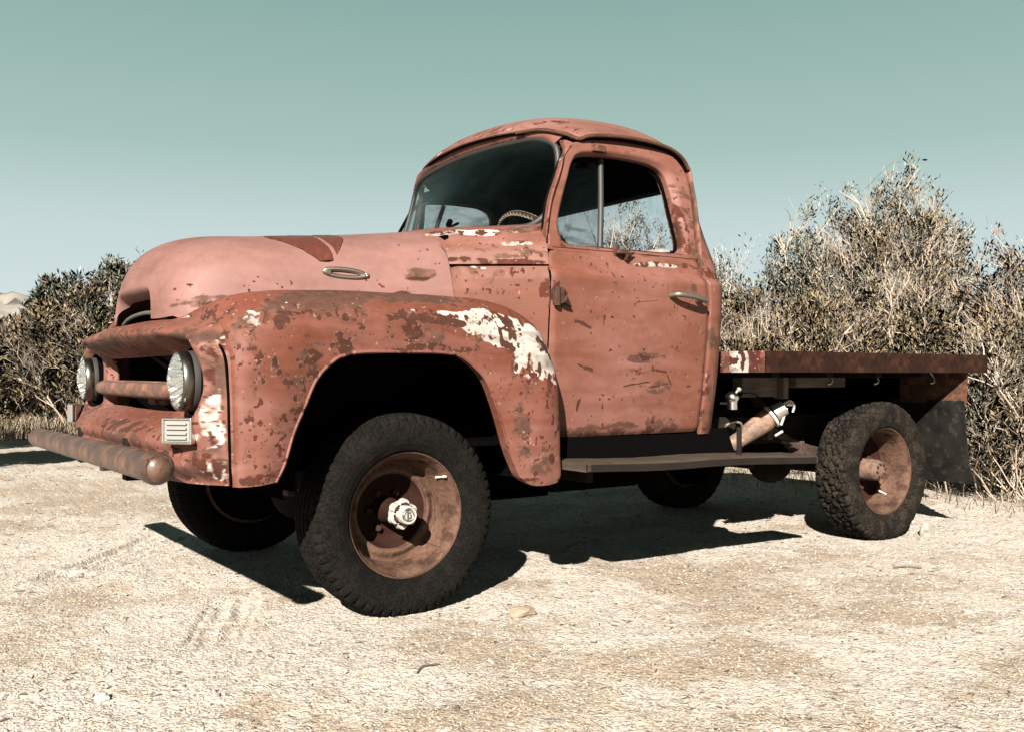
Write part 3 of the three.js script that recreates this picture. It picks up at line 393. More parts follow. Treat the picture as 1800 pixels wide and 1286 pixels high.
// --- front fenders
{
  const F = [
    [[-.526, .512, .94], [-.58, .506, .95], [-.615, .504, .945], [-.641, .503, .93], [-.652, .503, .90]],
    [[-.498, .567, .94], [-.56, .57, .955], [-.61, .57, .95], [-.642, .57, .933], [-.654, .57, .90]],
    [[-.472, .655, .94], [-.545, .66, .957], [-.605, .66, .952], [-.643, .66, .934], [-.657, .66, .90]],
    [[-.437, .738, .94], [-.53, .75, .958], [-.60, .752, .952], [-.644, .754, .934], [-.660, .755, .90]],
    [[-.393, .831, .94], [-.51, .86, .957], [-.60, .875, .95], [-.648, .885, .928], [-.665, .89, .895]],
    [[-.335, .889, .94], [-.47, .955, .95], [-.58, .985, .925], [-.652, .988, .88], [-.678, .962, .83]],
    [[-.30, .903, .94], [-.42, 1.00, .94], [-.54, 1.05, .89], [-.655, 1.05, .79], [-.712, .995, .63]],
    [[-.267, .911, .94], [-.35, 1.02, .935], [-.46, 1.078, .875], [-.59, 1.094, .76], [-.700, 1.025, .50]],
    [[-.18, .916, .94], [-.22, 1.03, .935], [-.27, 1.09, .87], [-.36, 1.115, .76], [-.50, 1.05, .54]],
    [[-.05, .917, .94], [-.05, 1.035, .935], [-.05, 1.095, .87], [-.05, 1.121, .77], [-.1, 1.07, .59]],
    [[.071, .915, .94], [.1, 1.03, .935], [.13, 1.09, .87], [.17, 1.12, .77], [.2, 1.08, .63]],
    [[.127, .904, .94], [.2, 1.015, .935], [.27, 1.08, .87], [.33, 1.11, .79], [.40, 1.08, .70]],
    [[.182, .87, .94], [.28, .97, .94], [.37, 1.05, .88], [.44, 1.068, .83], [.47, 1.05, .80]],
    [[.238, .814, .94], [.35, .90, .95], [.45, .98, .925], [.505, .99, .885], [.52, .98, .85]],
    [[.285, .708, .94], [.39, .77, .955], [.49, .82, .95], [.55, .84, .92], [.555, .84, .86]],
    [[.326, .586, .94], [.42, .63, .955], [.51, .66, .95], [.565, .67, .92], [.57, .67, .84]],
    [[.356, .518, .94], [.43, .53, .95], [.51, .54, .945], [.57, .55, .92], [.575, .55, .83]],
    [[.385, .468, .94], [.45, .462, .945], [.52, .465, .94], [.572, .475, .92], [.575, .48, .83]],
    [[.435, .440, .938], [.48, .438, .94], [.52, .44, .935], [.558, .448, .92], [.565, .455, .83]]];
  const rows = F.map((r) => [[r[0][0] * 1.0, r[0][1] + .004, r[0][2] - .05], [r[0][0], r[0][1], r[0][2] - .008], r[0].map((v, k) => v + (r[1][k] - v) * .06), ...r.slice(1)]);
  for (const [, s] of bothSides) {
    const g = sideGrid(samp(crGrid(rows), 220, 70), s);
    mesh('front_fender', sheet(dent(g, .004), .005, s), once('front_fender', () => baked(g, 512, 1152, { fade: .14, tone: [.84, .68, .58], spec: .72, chips: .7, sx: 8, sy: 30,
      white: [[.0, 1.055, .06, .016, .8], [.12, 1.045, .10, .028, 1.15], [.22, 1.03, .13, .055, 1.25], [.33, .995, .13, .075, 1.35], [.42, .95, .12, .09, 1.3], [.48, .90, .09, .10, 1.25], [.51, .85, .06, .07, 1.0], [.40, .87, .10, .06, .75], [-.46, 1.06, .08, .010, .5], [-.60, .90, .025, .10, .55], [-.72, 1.02, .018, .02, .9], [-.58, 1.02, .05, .04, .55]],
      rust: [[.03, 1.028, .09, .028, 1.35], [.12, 1.02, .06, .02, 1.1], [.36, 1.01, .018, .06, 1.4], [.31, .95, .03, .02, .9], [-.50, 1.0, .035, .032, 1.3], [-.47, 1.03, .06, .010, 1.1], [-.51, .955, .025, .012, 1.1], [-.60, .88, .035, .15, .72], [-.61, .72, .02, .03, 1.0], [-.05, .985, .07, .04, .95], [-.18, .98, .14, .035, .75], [.03, .93, .25, .018, 1.0], [-.62, .58, .03, .06, .85], [-.58, .52, .10, .022, .95], [-.40, .86, .05, .07, .85], [.52, .53, .015, .025, 1.1], [.45, .455, .14, .014, .9], [-.3, .92, .06, .05, .75], [.56, .66, .010, .2, .8], [-.2, 1.02, .3, .05, .62], [-.5, .8, .1, .2, .62], [-.25, 1.0, .3, .06, .6], [.48, .80, .05, .08, .5], [-.68, 1.03, .04, .03, .8]],
      stain: [[-.3, .98, .5, .12, .6], [-.1, 1.095, .5, .035, 1.5], [-.45, 1.06, .2, .045, 1.2], [-.5, .75, .14, .3, .45], [-.05, .97, .2, .05, .8], [-.44, .83, .07, .13, 1.0], [.38, .85, .12, .09, .7], [.46, .65, .16, .26, .62], [.24, .97, .08, .05, .6], [-.22, 1.05, .2, .03, .6], [-.58, .53, .1, .05, .9], [.47, .5, .1, .08, .5]] })), truck);
    mesh('fender_welting', tube([[-.655, .505, s * .906], [-.661, .66, s * .908], [-.665, .80, s * .907], [-.674, .90, s * .899], [-.690, .955, s * .850]], .0042, 60, 6), M.black, truck);
    // inner panel that closes the wheel well, painted black for its shade
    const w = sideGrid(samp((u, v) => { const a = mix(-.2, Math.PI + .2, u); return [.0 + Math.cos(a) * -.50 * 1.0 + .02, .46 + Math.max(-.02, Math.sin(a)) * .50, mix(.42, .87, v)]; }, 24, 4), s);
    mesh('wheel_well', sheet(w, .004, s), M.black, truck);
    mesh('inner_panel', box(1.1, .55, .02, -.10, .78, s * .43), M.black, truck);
  }
}
// --- front panel with the oval recess
{
  const Xb = (z) => -.655 - .172 * Math.sqrt(Math.max(0, 1 - Math.pow(Math.abs(z) / .902, 3.2)));
  const ytop = (z) => { z = Math.abs(z); return z < .62 ? 1.03 - .012 * (z / .62) ** 2 : z < .82 ? mix(1.018, .968, sm(.62, .84, z)) : mix(.966, .90, Math.pow((z - .82) / .08, 1.6)); };
  const rbox = (x, y, hw, hh, r) => { const qx = Math.abs(x) - hw + r, qy = Math.abs(y) - hh + r; return Math.hypot(Math.max(qx, 0), Math.max(qy, 0)) + Math.min(Math.max(qx, qy), 0) - r; };
  const HW = .53, Y0 = .715, Y1 = .905;
  const zl = [], yl = []; for (let k = 0; k <= 40; k++) zl.push(mix(-.90, -HW, Math.sin(k / 40 * Math.PI / 2))); for (let k = 1; k < 70; k++) zl.push(mix(-HW, HW, k / 70)); for (let k = 0; k <= 40; k++) zl.push(mix(HW, .90, 1 - Math.cos(k / 40 * Math.PI / 2)));
  const kb = 36, kh = 24, kt = 36; for (let k = 0; k <= kb; k++) yl.push(['b', k / kb]); for (let k = 1; k < kh; k++) yl.push(['h', k / kh]); for (let k = 0; k <= kt; k++) yl.push(['t', k / kt]);
  const nu = yl.length - 1, nv = zl.length - 1;
  const P = []; for (const [seg, f] of yl) for (const z of zl) {
    const yt = ytop(z), yb = .505 + .012 * sm(.5, .9, Math.abs(z)) * 0; const h1 = Math.min(Y1, yt - .04); const y = seg === 'b' ? mix(yb, Y0, f) : seg === 'h' ? mix(Y0, h1, f) : mix(h1, yt, f);
    let x = Xb(z);
    const sd = rbox(z, y - .815, .87, .162, .155), rec = sm(0, -.075, sd); const upper = sm(.86, .94, y) * sm(.70, .45, Math.abs(z)); x += (.085 - .030 * upper) * rec;
    const hs = rbox(z, y - (Y0 + Y1) / 2, HW, (Y1 - Y0) / 2, .05); x += .055 * sm(.07, 0, hs) * rec;
    const bt = clamp((y - (yt - .058)) / .058); x += .095 * bt * bt * sm(.88, .6, Math.abs(z)) + .02 * bt * bt;
    x -= (.026 - .014 * upper) * Math.exp(-(((sd - .026) / .034) ** 2)); x -= .026 * Math.exp(-(((hs - .026) / .020) ** 2)) * rec; // the raised brow round the recess
    x -= .014 * sm(.602, .592, y) * sm(.9, .7, Math.abs(z)); x += .05 * sm(.57, .505, y);
    const fe = sm(.62, .78, Math.abs(z)) + sm(.45, .55, Math.abs(z)) * .5, tk = seg === 't' ? clamp((f - .92) / .08) : 0; const ez = sm(.872, .9, Math.abs(z)); x = mix(x, -.646, ez * .9) + .07 * tk * Math.min(1, fe);
    P.push(x, y + .035 * tk * Math.min(1, fe), z + Math.sign(z) * .014 * sm(.885, .9, Math.abs(z)));
  }
  const g = { P, nu, nv }, gf = part('front_panel', truck);
  const inHole = (i, j) => { const o = (k, l) => { const q = (k * (nv + 1) + l) * 3; return [P[q + 1], P[q + 2]]; }; const a = o(i, j), b = o(i + 1, j + 1), y = (a[0] + b[0]) / 2, z = (a[1] + b[1]) / 2; return rbox(z, y - (Y0 + Y1) / 2, HW, (Y1 - Y0) / 2, .035) < 0; };
  const vent = (i, j) => { const q = (i * (nv + 1) + j) * 3, y = P[q + 1], z = P[q + 2]; return false; };
  mesh('panel_skin', sheet(dent(g, .003), .005, -1, (i, j) => !inHole(i, j)), baked(g, 768, 512, { front: 1, tone: [.92, .82, .75], fade: .22, spec: 1, chips: 1.4, sx: 12, sy: 16, stainAll: .34,
    stain: [[0, .97, 1, .03, .85], [.78, .95, .12, .04, .9], [.85, .82, .06, .12, 1.0], [.3, .62, .7, .03, .9], [.6, .56, .4, .06, .9], [0, .94, .7, .02, 1], [-.7, .68, .2, .05, .8], [.75, .62, .2, .04, .8], [.7, .70, .2, .03, .6]],
    rust: [[.2, .665, .5, .025, .9], [.75, .615, .15, .02, 1.0], [.5, .60, .5, .012, .9], [.4, .53, .5, .03, .7], [0, .985, .7, .02, .55], [.87, .86, .02, .1, .7], [-.6, .62, .3, .03, .7], [.86, .60, .04, .05, .8]],
    white: [[.888, .72, .018, .10, .85], [.875, .65, .03, .05, .7], [.80, .60, .015, .04, .6], [-.62, .75, .04, .06, .7], [.875, .56, .03, .05, .8], [.88, .95, .02, .03, .6]] }), gf);
  // centre bar, pointed at both ends
  const bar = lathe([[0.001, -.64], [.012, -.615], [.024, -.57], [.030, -.50], [.031, 0], [.030, .50], [.024, .57], [.012, .615], [.001, .64]], 24).rotateX(Math.PI / 2).scale(.9, 1, 1).translate(-.735, .787, 0);
  mesh('grille_bar', boxUV(bar), new THREE.MeshStandardMaterial({ map: rep(rustTex, 2), color: new THREE.Color(1.35, 1.2, 1.15), roughness: .8, bumpMap: rep(rustBump, 2), bumpScale: .002 }), gf);
  each('bar_bracket', [box(.02, .03, .10, -.71, .750, .22), box(.015, .02, .2, -.70, .745, .26)], M.rust, gf);
  each('radiator', [box(.05, .62, .95, -.40, .80, 0), box(.02, .5, 1.4, -.38, .7, 0)], M.black, gf);
  mesh('radiator_baffle', tube([[-.70, 1.03, -.34], [-.705, 1.055, -.2], [-.705, 1.066, 0], [-.705, 1.058, .2], [-.69, 1.03, .34]], .008, 40, 8), std([.045, .045, .032], .8), truck);
  each('vent_slat', [-.45, -.3, -.15, 0, .15].map((z) => box(.05, .012, .012, -.80, .965, z, .002)), M.dark, gf);
  // headlights and turn signals
  const lens = new THREE.MeshPhysicalMaterial({ color: new THREE.Color(.96, .96, .95), roughness: .0, transmission: .97, thickness: 0, ior: 1.5 });
  const refl = std([.55, .54, .52], .10, { metalness: 1 });
  for (const [, s] of bothSides) {
    const h = part('headlight', gf); h.userData.label = s > 0 ? 'near round headlight with bright fluted lens' : 'far round headlight seen edge on';
    const put = (gm) => gm.rotateZ(Math.PI / 2).translate(-.742, .820, s * .75); // lathe axis y -> -x
    const rev = (pts, n = 48) => put(lathe(pts, n));
    mesh('bezel', rev([[.081, .030], [.085, .034], [.090, .030], [.093, .018], [.093, .002], [.086, .0]]), std([.15, .135, .12], .3, { metalness: 1 }), h);
    mesh('lamp_body', rev([[.086, .004], [.0915, .002], [.093, -.01], [.094, -.03], [.088, -.05]]), std([.012, .010, .009], .8), h);
    mesh('bucket', rev([[.103, -.014], [.108, -.02], [.110, -.055], [.098, -.055], [.099, -.02], [.103, -.014]]), M.black, h);
    // reflector bowl with radial flutes
    const nr = 20, na = 96, pb = []; const rg = samp((u, v) => { const a = v * Math.PI * 2, r = .003 + .080 * u; const y = -.03 + .054 * u * u + (.010 * Math.abs(Math.sin(a * 7)) + .005 * Math.sin(a * 19 + u * 12)) * u; return [r * Math.cos(a), y, r * Math.sin(a)]; }, nr, na);
    mesh('reflector', put(sheet(rg, .002, 1)), refl, h);
    const lg = samp((u, v) => { const a = v * Math.PI * 2, r = .0005 + .0825 * u, lx = r * Math.cos(a), lz = r * Math.sin(a); return [lx, .030 + .018 * (1 - (r / .083) ** 2.2) + .0016 * Math.abs(Math.sin(lz * 260)) * (lx > -.02 ? 1 : .2) + .0016 * Math.abs(Math.sin(lx * 150)) * (lx < .02 ? 1 : 0), lz]; }, 60, 140);
    mesh('lens', put(sheet(lg, .003, 1)), lens, h);
    // rectangular signal on the corner of the panel, facing out at an angle
    const t = part('turn_signal', gf), R = new THREE.Matrix4().makeTranslation(-.783, .672, s * .818).multiply(new THREE.Matrix4().makeRotationY(s * -.80)).multiply(new THREE.Matrix4().makeScale(.84, .84, .9));
    mesh('bezel', merge([box(.05, .092, .012, -.0, 0, s * .0, .004), box(.118, .010, .03, 0, .0425, s * .005, .004), box(.118, .010, .03, 0, -.0425, s * .005, .004), box(.010, .092, .03, .054, 0, s * .005, .004), box(.010, .092, .03, -.054, 0, s * .005, .004)]).applyMatrix4(R), M.chrome, t);
    mesh('lens', merge([box(.100, .078, .018, 0, 0, s * .006, .004), box(.080, .010, .010, 0, .026, s * .018, .003), box(.080, .010, .010, 0, .009, s * .018, .003), box(.080, .010, .010, 0, -.009, s * .018, .003), box(.080, .010, .010, 0, -.026, s * .018, .003)]).applyMatrix4(R), std([.20, .20, .185], .18), t);
  }
}
// --- bumper: a length of rusty pipe
{
  const b = part('bumper', truck), A = [-.905, .585, 1.05], B = [-.888, .548, -1.19];
  const len = Math.hypot(A[0] - B[0], A[1] - B[1], A[2] - B[2]); const pr = [[.001, len / 2 + .046]]; for (let k = 1; k <= 10; k++) { const a = k / 10 * Math.PI / 2; pr.push([.0465 * Math.sin(a), len / 2 + .046 * Math.cos(a)]); } pr.push([.0465, len / 2 - .03], [.042, len / 2 - .045]); for (let k = 0; k <= 20; k++) pr.push([.0425, mix(len / 2 - .06, -len / 2, k / 20)]); pr.push([.038, -len / 2 - .012], [.02, -len / 2 - .02], [.001, -len / 2 - .021]);
  const q = new THREE.Quaternion().setFromUnitVectors(V(0, 1, 0), V(A[0] - B[0], A[1] - B[1], A[2] - B[2]).normalize());
  const g = boxUV(lathe(pr.reverse(), 40));
  g.applyQuaternion(q).translate((A[0] + B[0]) / 2, (A[1] + B[1]) / 2, (A[2] + B[2]) / 2);
  mesh('pipe', g, new THREE.MeshStandardMaterial({ map: rep(rustTex, 1.7), color: new THREE.Color(.95, 1.0, 1.0), roughness: .45, bumpMap: rep(rustBump, 1.5), bumpScale: .003 }), b);
  each('bracket', [box(.35, .07, .02, -.75, .56, .40), box(.35, .07, .02, -.75, .56, -.40)], M.rust, b);
}
// --- wheels
const TR = .356, HUB_Y = .347;
function tyreGeo(kind) {
  // (axial, radius) across the section from the inner bead over the tread to the outer bead; +a is the outside
  const prof = [[-.070, .222], [-.086, .232], [-.099, .262], [-.101, .292], [-.095, .322], [-.086, .340], [-.074, .350], [-.04, .3545], [0, .356], [.04, .3545], [.074, .350], [.086, .340], [.095, .322], [.101, .292], [.099, .262], [.086, .232], [.070, .222]].map((p) => [...p, 0]);
  const NA = 480, NS = 96, P = [];
  const R = rng(kind + 3);
  for (let i = 0; i <= NA; i++) for (let j = 0; j <= NS; j++) {
    const th = i / NA * Math.PI * 2; const f = j / NS; const ff = f < .25 ? f * .8 : f > .75 ? 1 - (1 - f) * .8 : .2 + (f - .25) * 1.2; const p = cr(prof, ff); let a = p[0], r = p[1];
    const tr = kind ? sm(.330, .343, r) : sm(.322, .334, r);
    if (tr > 0) {
      let d = 0; const tri = (t) => Math.abs(((t % 1) + 1) % 1 - .5) * 4 - 1; const n = noise(th * 30, a * 200, kind);
      if (kind === 0) { const w = .0055 * tri(th / (Math.PI * 2) * 46); for (const c of [-.048, -.017, .017, .048]) d = Math.max(d, sm(.0055, .003, Math.abs(a - c - w))); if (Math.abs(a) > .066) d = Math.max(d, sm(.26, .20, Math.abs(((th / (Math.PI * 2) * 60 + (a > 0 ? .5 : 0)) % 1) - .5)) * sm(.068, .078, Math.abs(a)) * .8); d *= .011; }
      else { const w = .012 * tri(th / (Math.PI * 2) * 24); for (const c of [-.036, 0, .036]) d = Math.max(d, sm(.008, .004, Math.abs(a - c - w))); const st = Math.floor((a + .12) / .036) % 2 ? .5 : 0; d = Math.max(d, sm(.16, .10, Math.abs(((th / (Math.PI * 2) * 36 + st + a * 3) % 1 + 1) % 1 - .5)) * .85); d *= .015; d += .005 * sm(.5, .8, fbm(th * 16, a * 90, 3, 2)); }
      r -= d * tr + n * .0012;
    } else { const ring = Math.sin((r - .23) * 330); r += 0; a += Math.sign(a) * (.0012 * sm(.7, 1, ring) + .0006 * (noise(th * 20, r * 120, 7) - .5)); }
    let x = r * Math.cos(th), y = r * Math.sin(th); const low = -HUB_Y + .004 - y; if (low > 0) { y += low; a += Math.sign(a) * low * .9 * sm(.2, 1, Math.abs(a) / .1); } else a += Math.sign(a) * .010 * sm(-.20, -.33, y) * sm(.225, .29, r);
    P.push(x, y, a);
  }
  const g = sheet({ P, nu: NA, nv: NS }, .004, -1); return g;
}
const tyreMat = (seed, c, d) => { const t = tex(512, 512, (u, v) => { const a = tfbm(u, v, 12, 5, seed), b = tn(u, v, 128, seed + 4); const dust = sm(.35, .75, a * .55 + b * .45); return [0, 1, 2].map((k) => mix(c[k], d[k], dust) * (.8 + .4 * b)); }); t.repeat.set(1, 4); return matte({ map: t, roughness: .92, specularIntensity: .12 }); };
const tyreM = [tyreMat(3, [.0034, .0031, .0028], [.0075, .0065, .0054]), tyreMat(8, [.0055, .0049, .0042], [.024, .0192, .0140])];
const tyreG = [tyreGeo(0), tyreGeo(1)];
function rimGeo(rear) {
  const t = [[.203, -.075], [.224, -.070], [.224, -.064], [.206, -.058], [.197, -.02], [.197, .02]];
  const out = [[.206, .056], [.216, .064], [.2235, .071], [.2245, .078], [.2200, .0805], [.2160, .076], [.2115, .063], [.2035, .056], [.1985, .045], [.193, .018]];
  const disc = rear ? [[.191, -.03], [.188, -.055], [.186, -.075]] : [[.188, .0], [.182, -.040], [.174, -.048], [.164, -.042], [.153, -.034], [.143, -.034], [.135, -.044]];
  return lathe([...t, ...out, ...disc], 96).rotateX(Math.PI / 2);
}
function bolt(r, h, n = 6) { return new THREE.CylinderGeometry(r, r, h, n).rotateX(Math.PI / 2); }
function makeWheel(x, s, rear) {
  const w = new THREE.Group(); w.name = 'wheel'; w.position.set(x, HUB_Y, s > 0 ? .68 : rear ? -.74 : -.84); if (s < 0) w.rotation.y = Math.PI; truck.add(w);
  mesh('tyre', tyreG[rear ? 1 : 0], tyreM[rear ? 1 : 0], w);
  mesh('rim', boxUV(rimGeo(rear)), M.rimBrown, w);
  if (!rear) {
    mesh('wheel_disc', boxUV(lathe([[.136, -.043], [.122, -.075], [.106, -.090], [.075, -.094], [.03, -.090]].reverse(), 60).rotateX(Math.PI / 2)), M.discShadeDark, w);
    const hubM = new THREE.MeshStandardMaterial({ color: new THREE.Color(.30, .285, .26), roughness: .5 });
    const fl = []; for (let k = 0; k < 6; k++) { const a = k / 6 * Math.PI * 2 + .4; fl.push(new THREE.CylinderGeometry(.017, .020, .022, 14).rotateX(Math.PI / 2).translate(.036 * Math.cos(a), .036 * Math.sin(a), .046)); }
    mesh('locking_hub', merge([new THREE.CylinderGeometry(.041, .047, .030, 30).rotateX(Math.PI / 2).translate(0, 0, .042), ...fl, lathe([[.0335, 0], [.033, .034], [.030, .040], [.026, .0405], [.025, .035], [.001, .035]], 40).rotateX(Math.PI / 2).translate(0, 0, .055)]), hubM, w);
    mesh('hub_body', boxUV(new THREE.CylinderGeometry(.040, .05, .11, 30).rotateX(Math.PI / 2).translate(0, 0, -.04)), M.discShadeDark, w);
    mesh('hub_emblem', merge([new THREE.TorusGeometry(.0195, .0028, 8, 30).translate(0, 0, .0915), box(.005, .030, .006, -.004, 0, .091, .001), box(.012, .004, .006, .002, .010, .091, .001), box(.012, .004, .006, .002, -.009, .091, .001), box(.004, .012, .006, .008, -.002, .091, .001)]), M.dullChrome, w);
    for (let k = 0; k < 6; k++) { const a = k / 6 * Math.PI * 2 + .4; mesh('hub_bolt', bolt(.0075, .012).translate(.036 * Math.cos(a), .036 * Math.sin(a), .062), M.rust, w); }
    for (let k = 0; k < 6; k++) { const a = k / 6 * Math.PI * 2; mesh('lug_nut', bolt(.012, .022).translate(.072 * Math.cos(a), .072 * Math.sin(a), -.084), M.rust, w); }
    mesh('valve_stem', merge([rod([.15, .118, .02], [.158, .124, .062], .005, .0035, 8), rod([.1575, .1235, .06], [.160, .126, .073], .0055, .005, 8)]), M.cream, w);
  } else {
    mesh('wheel_disc', boxUV(lathe([[.187, -.074], [.176, -.088], [.15, -.094], [.11, -.100], [.05, -.100]].reverse(), 60).rotateX(Math.PI / 2)), M.discShadeDark, w);
    mesh('axle_hub', merge([lathe([[.001, .052], [.038, .052], [.045, .048], [.047, .040], [.050, .036], [.054, .030], [.056, -.04], [.062, -.08], [.070, -.092], [.070, -.10]], 36).rotateX(Math.PI / 2)].map((g) => boxUV(g))), new THREE.MeshStandardMaterial({ map: rep(rustTex, 3), color: new THREE.Color(1.5, 1.8, 1.9), roughness: .9 }), w);
    for (let k = 0; k < 8; k++) { const a = k / 8 * Math.PI * 2 + .2; mesh('hub_bolt', bolt(.0065, .012).translate(.034 * Math.cos(a), .034 * Math.sin(a), .054), M.rust, w); }
    for (let k = 0; k < 6; k++) { const a = k / 6 * Math.PI * 2 + .5; mesh('lug_nut', merge([bolt(.016, .034), new THREE.CylinderGeometry(.007, .007, .02, 8).rotateX(Math.PI / 2).translate(0, 0, .024)]).translate(.098 * Math.cos(a), .098 * Math.sin(a), -.088), M.rust, w); }
    mesh('valve_stem', rod([.12, -.12, -.05], [.14, -.14, -.005], .006, .004, 8), M.cream, w);
  }
  mesh('brake_drum', lathe([[.001, -.101], [.15, -.101], [.195, -.103], [.196, -.14], [.001, -.14]], 40).rotateX(Math.PI / 2), M.black, w);  // its black colour stands in for the shade inside the rims
}
makeWheel(.018, 1, false); makeWheel(-.02, -1, false); makeWheel(2.775, 1, true); makeWheel(2.775, -1, true);
// --- chassis
{
  const c = part('chassis', truck);
  each('frame_rail', [box(4.2, .14, .06, 1.25, .56, .40), box(4.2, .14, .06, 1.25, .56, -.40), box(.06, .12, .8, -.7, .56, 0), box(.06, .1, .8, 1.0, .56, 0), box(.06, .1, .8, 2.3, .56, 0)], M.dark, c);
  for (const x of [0, 2.775]) mesh('axle', boxUV(merge([rod([x, HUB_Y, -.6], [x, HUB_Y, .6], .042), new THREE.SphereGeometry(.13, 20, 12).translate(x, HUB_Y, x ? 0 : -.18)])), M.dark, c);
  for (const x of [0, 2.775]) for (const [, s] of bothSides) { const lf = []; for (let k = 0; k < 7; k++) { const L = .58 - k * .055; const q = samp((u, v) => { const xx = mix(-L, L, v); return [x + xx, HUB_Y + .045 + .009 * (6 - k) + .17 * (xx / .58) ** 2, s * (.44 + (u - .5) * .06)]; }, 1, 16); lf.push(sheet(q, .0075, 1)); } lf.push(box(.03, .09, .085, x + .12, HUB_Y + .085, s * .44), box(.03, .09, .085, x - .30, HUB_Y + .105, s * .44), box(.04, .13, .09, x - .55, HUB_Y + .23, s * .44)); mesh('leaf_spring', merge(lf.map((g) => boxUV(g))), new THREE.MeshStandardMaterial({ map: rep(rustTex, 3), color: new THREE.Color(.55, .6, .6), roughness: .9 }), c); }
  mesh('engine', merge([box(.62, .45, .44, -.02, .78, 0, .05), box(.5, .2, .3, 0, .50, 0, .05), box(.5, .3, .3, .55, .55, 0, .05), new THREE.CylinderGeometry(.14, .14, .12, 20).translate(-.05, 1.06, 0)].map((g) => boxUV(g))), M.dark, c);
  each('drive_shaft', [rod([.8, .50, 0], [2.65, .37, 0], .032), rod([.8, .48, -.15], [.1, .37, -.18], .028)], M.dark, c);
  mesh('fuel_tank', box(.7, .24, .5, 1.15, .42, -.30, .04), M.black, c);
  mesh('transfer_case', boxUV(new RoundedBoxGeometry(.55, .16, .32, 2, .04).translate(1.2, .40, .22)), M.black, c);
}
// --- running boards: a warped plank each side
for (const [, s] of bothSides) {
  const rb = part('running_board', truck);
  const top = (x) => .521 - .010 * sm(.6, 1.1, x) + .004 * Math.sin(x * 5) - .022 * sm(1.1, 1.9, x);
  const q = sideGrid(samp((u, v) => { const x = mix(.60, 1.88, v), zz = [.84, .84, 1.035, 1.045, 1.045, 1.035, .84][Math.round(u * 6)], dy = [-.036, 0, 0, -.006, -.031, -.036, -.036][Math.round(u * 6)]; return [x, top(x) + dy + .002 * (noise(x * 30, zz * 20, 1) - .5), zz + .003 * (noise(x * 14, 3, 2) - .5)]; }, 6, 70), s);
  const geo = boxUV(toCreasedNormals(sheet(q, .002, s), .6)); mesh('plank', geo, M.wood, rb);
  each('end_cap', [box(.004, .034, .2, .598, .503, s * .94), box(.004, .034, .2, 1.882, top(1.88) - .018, s * .94)], M.wood, rb);
  mesh('steel_edge', sheet(sideGrid(samp((u, v) => { const x = mix(.615, 1.87, v); return [x, top(x) - mix(.033, .007, u), 1.0475]; }, 1, 60), s), .003, -s), M.dark, rb);
  each('bracket', [box(.03, .06, .45, .75, .455, s * .65), box(.03, .06, .45, 1.65, .46, s * .65), box(.018, .12, .018, 1.49, .56, s * .95)], M.dark, rb);
}
// --- sills under the doors
for (const [, s] of bothSides) mesh('sill', sheet(sideGrid(samp((u, v) => [mix(.60, 1.60, v), mix(.475, .606, u), mix(.835, .775, u)], 2, 4), s), .006, -s), M.black, truck);
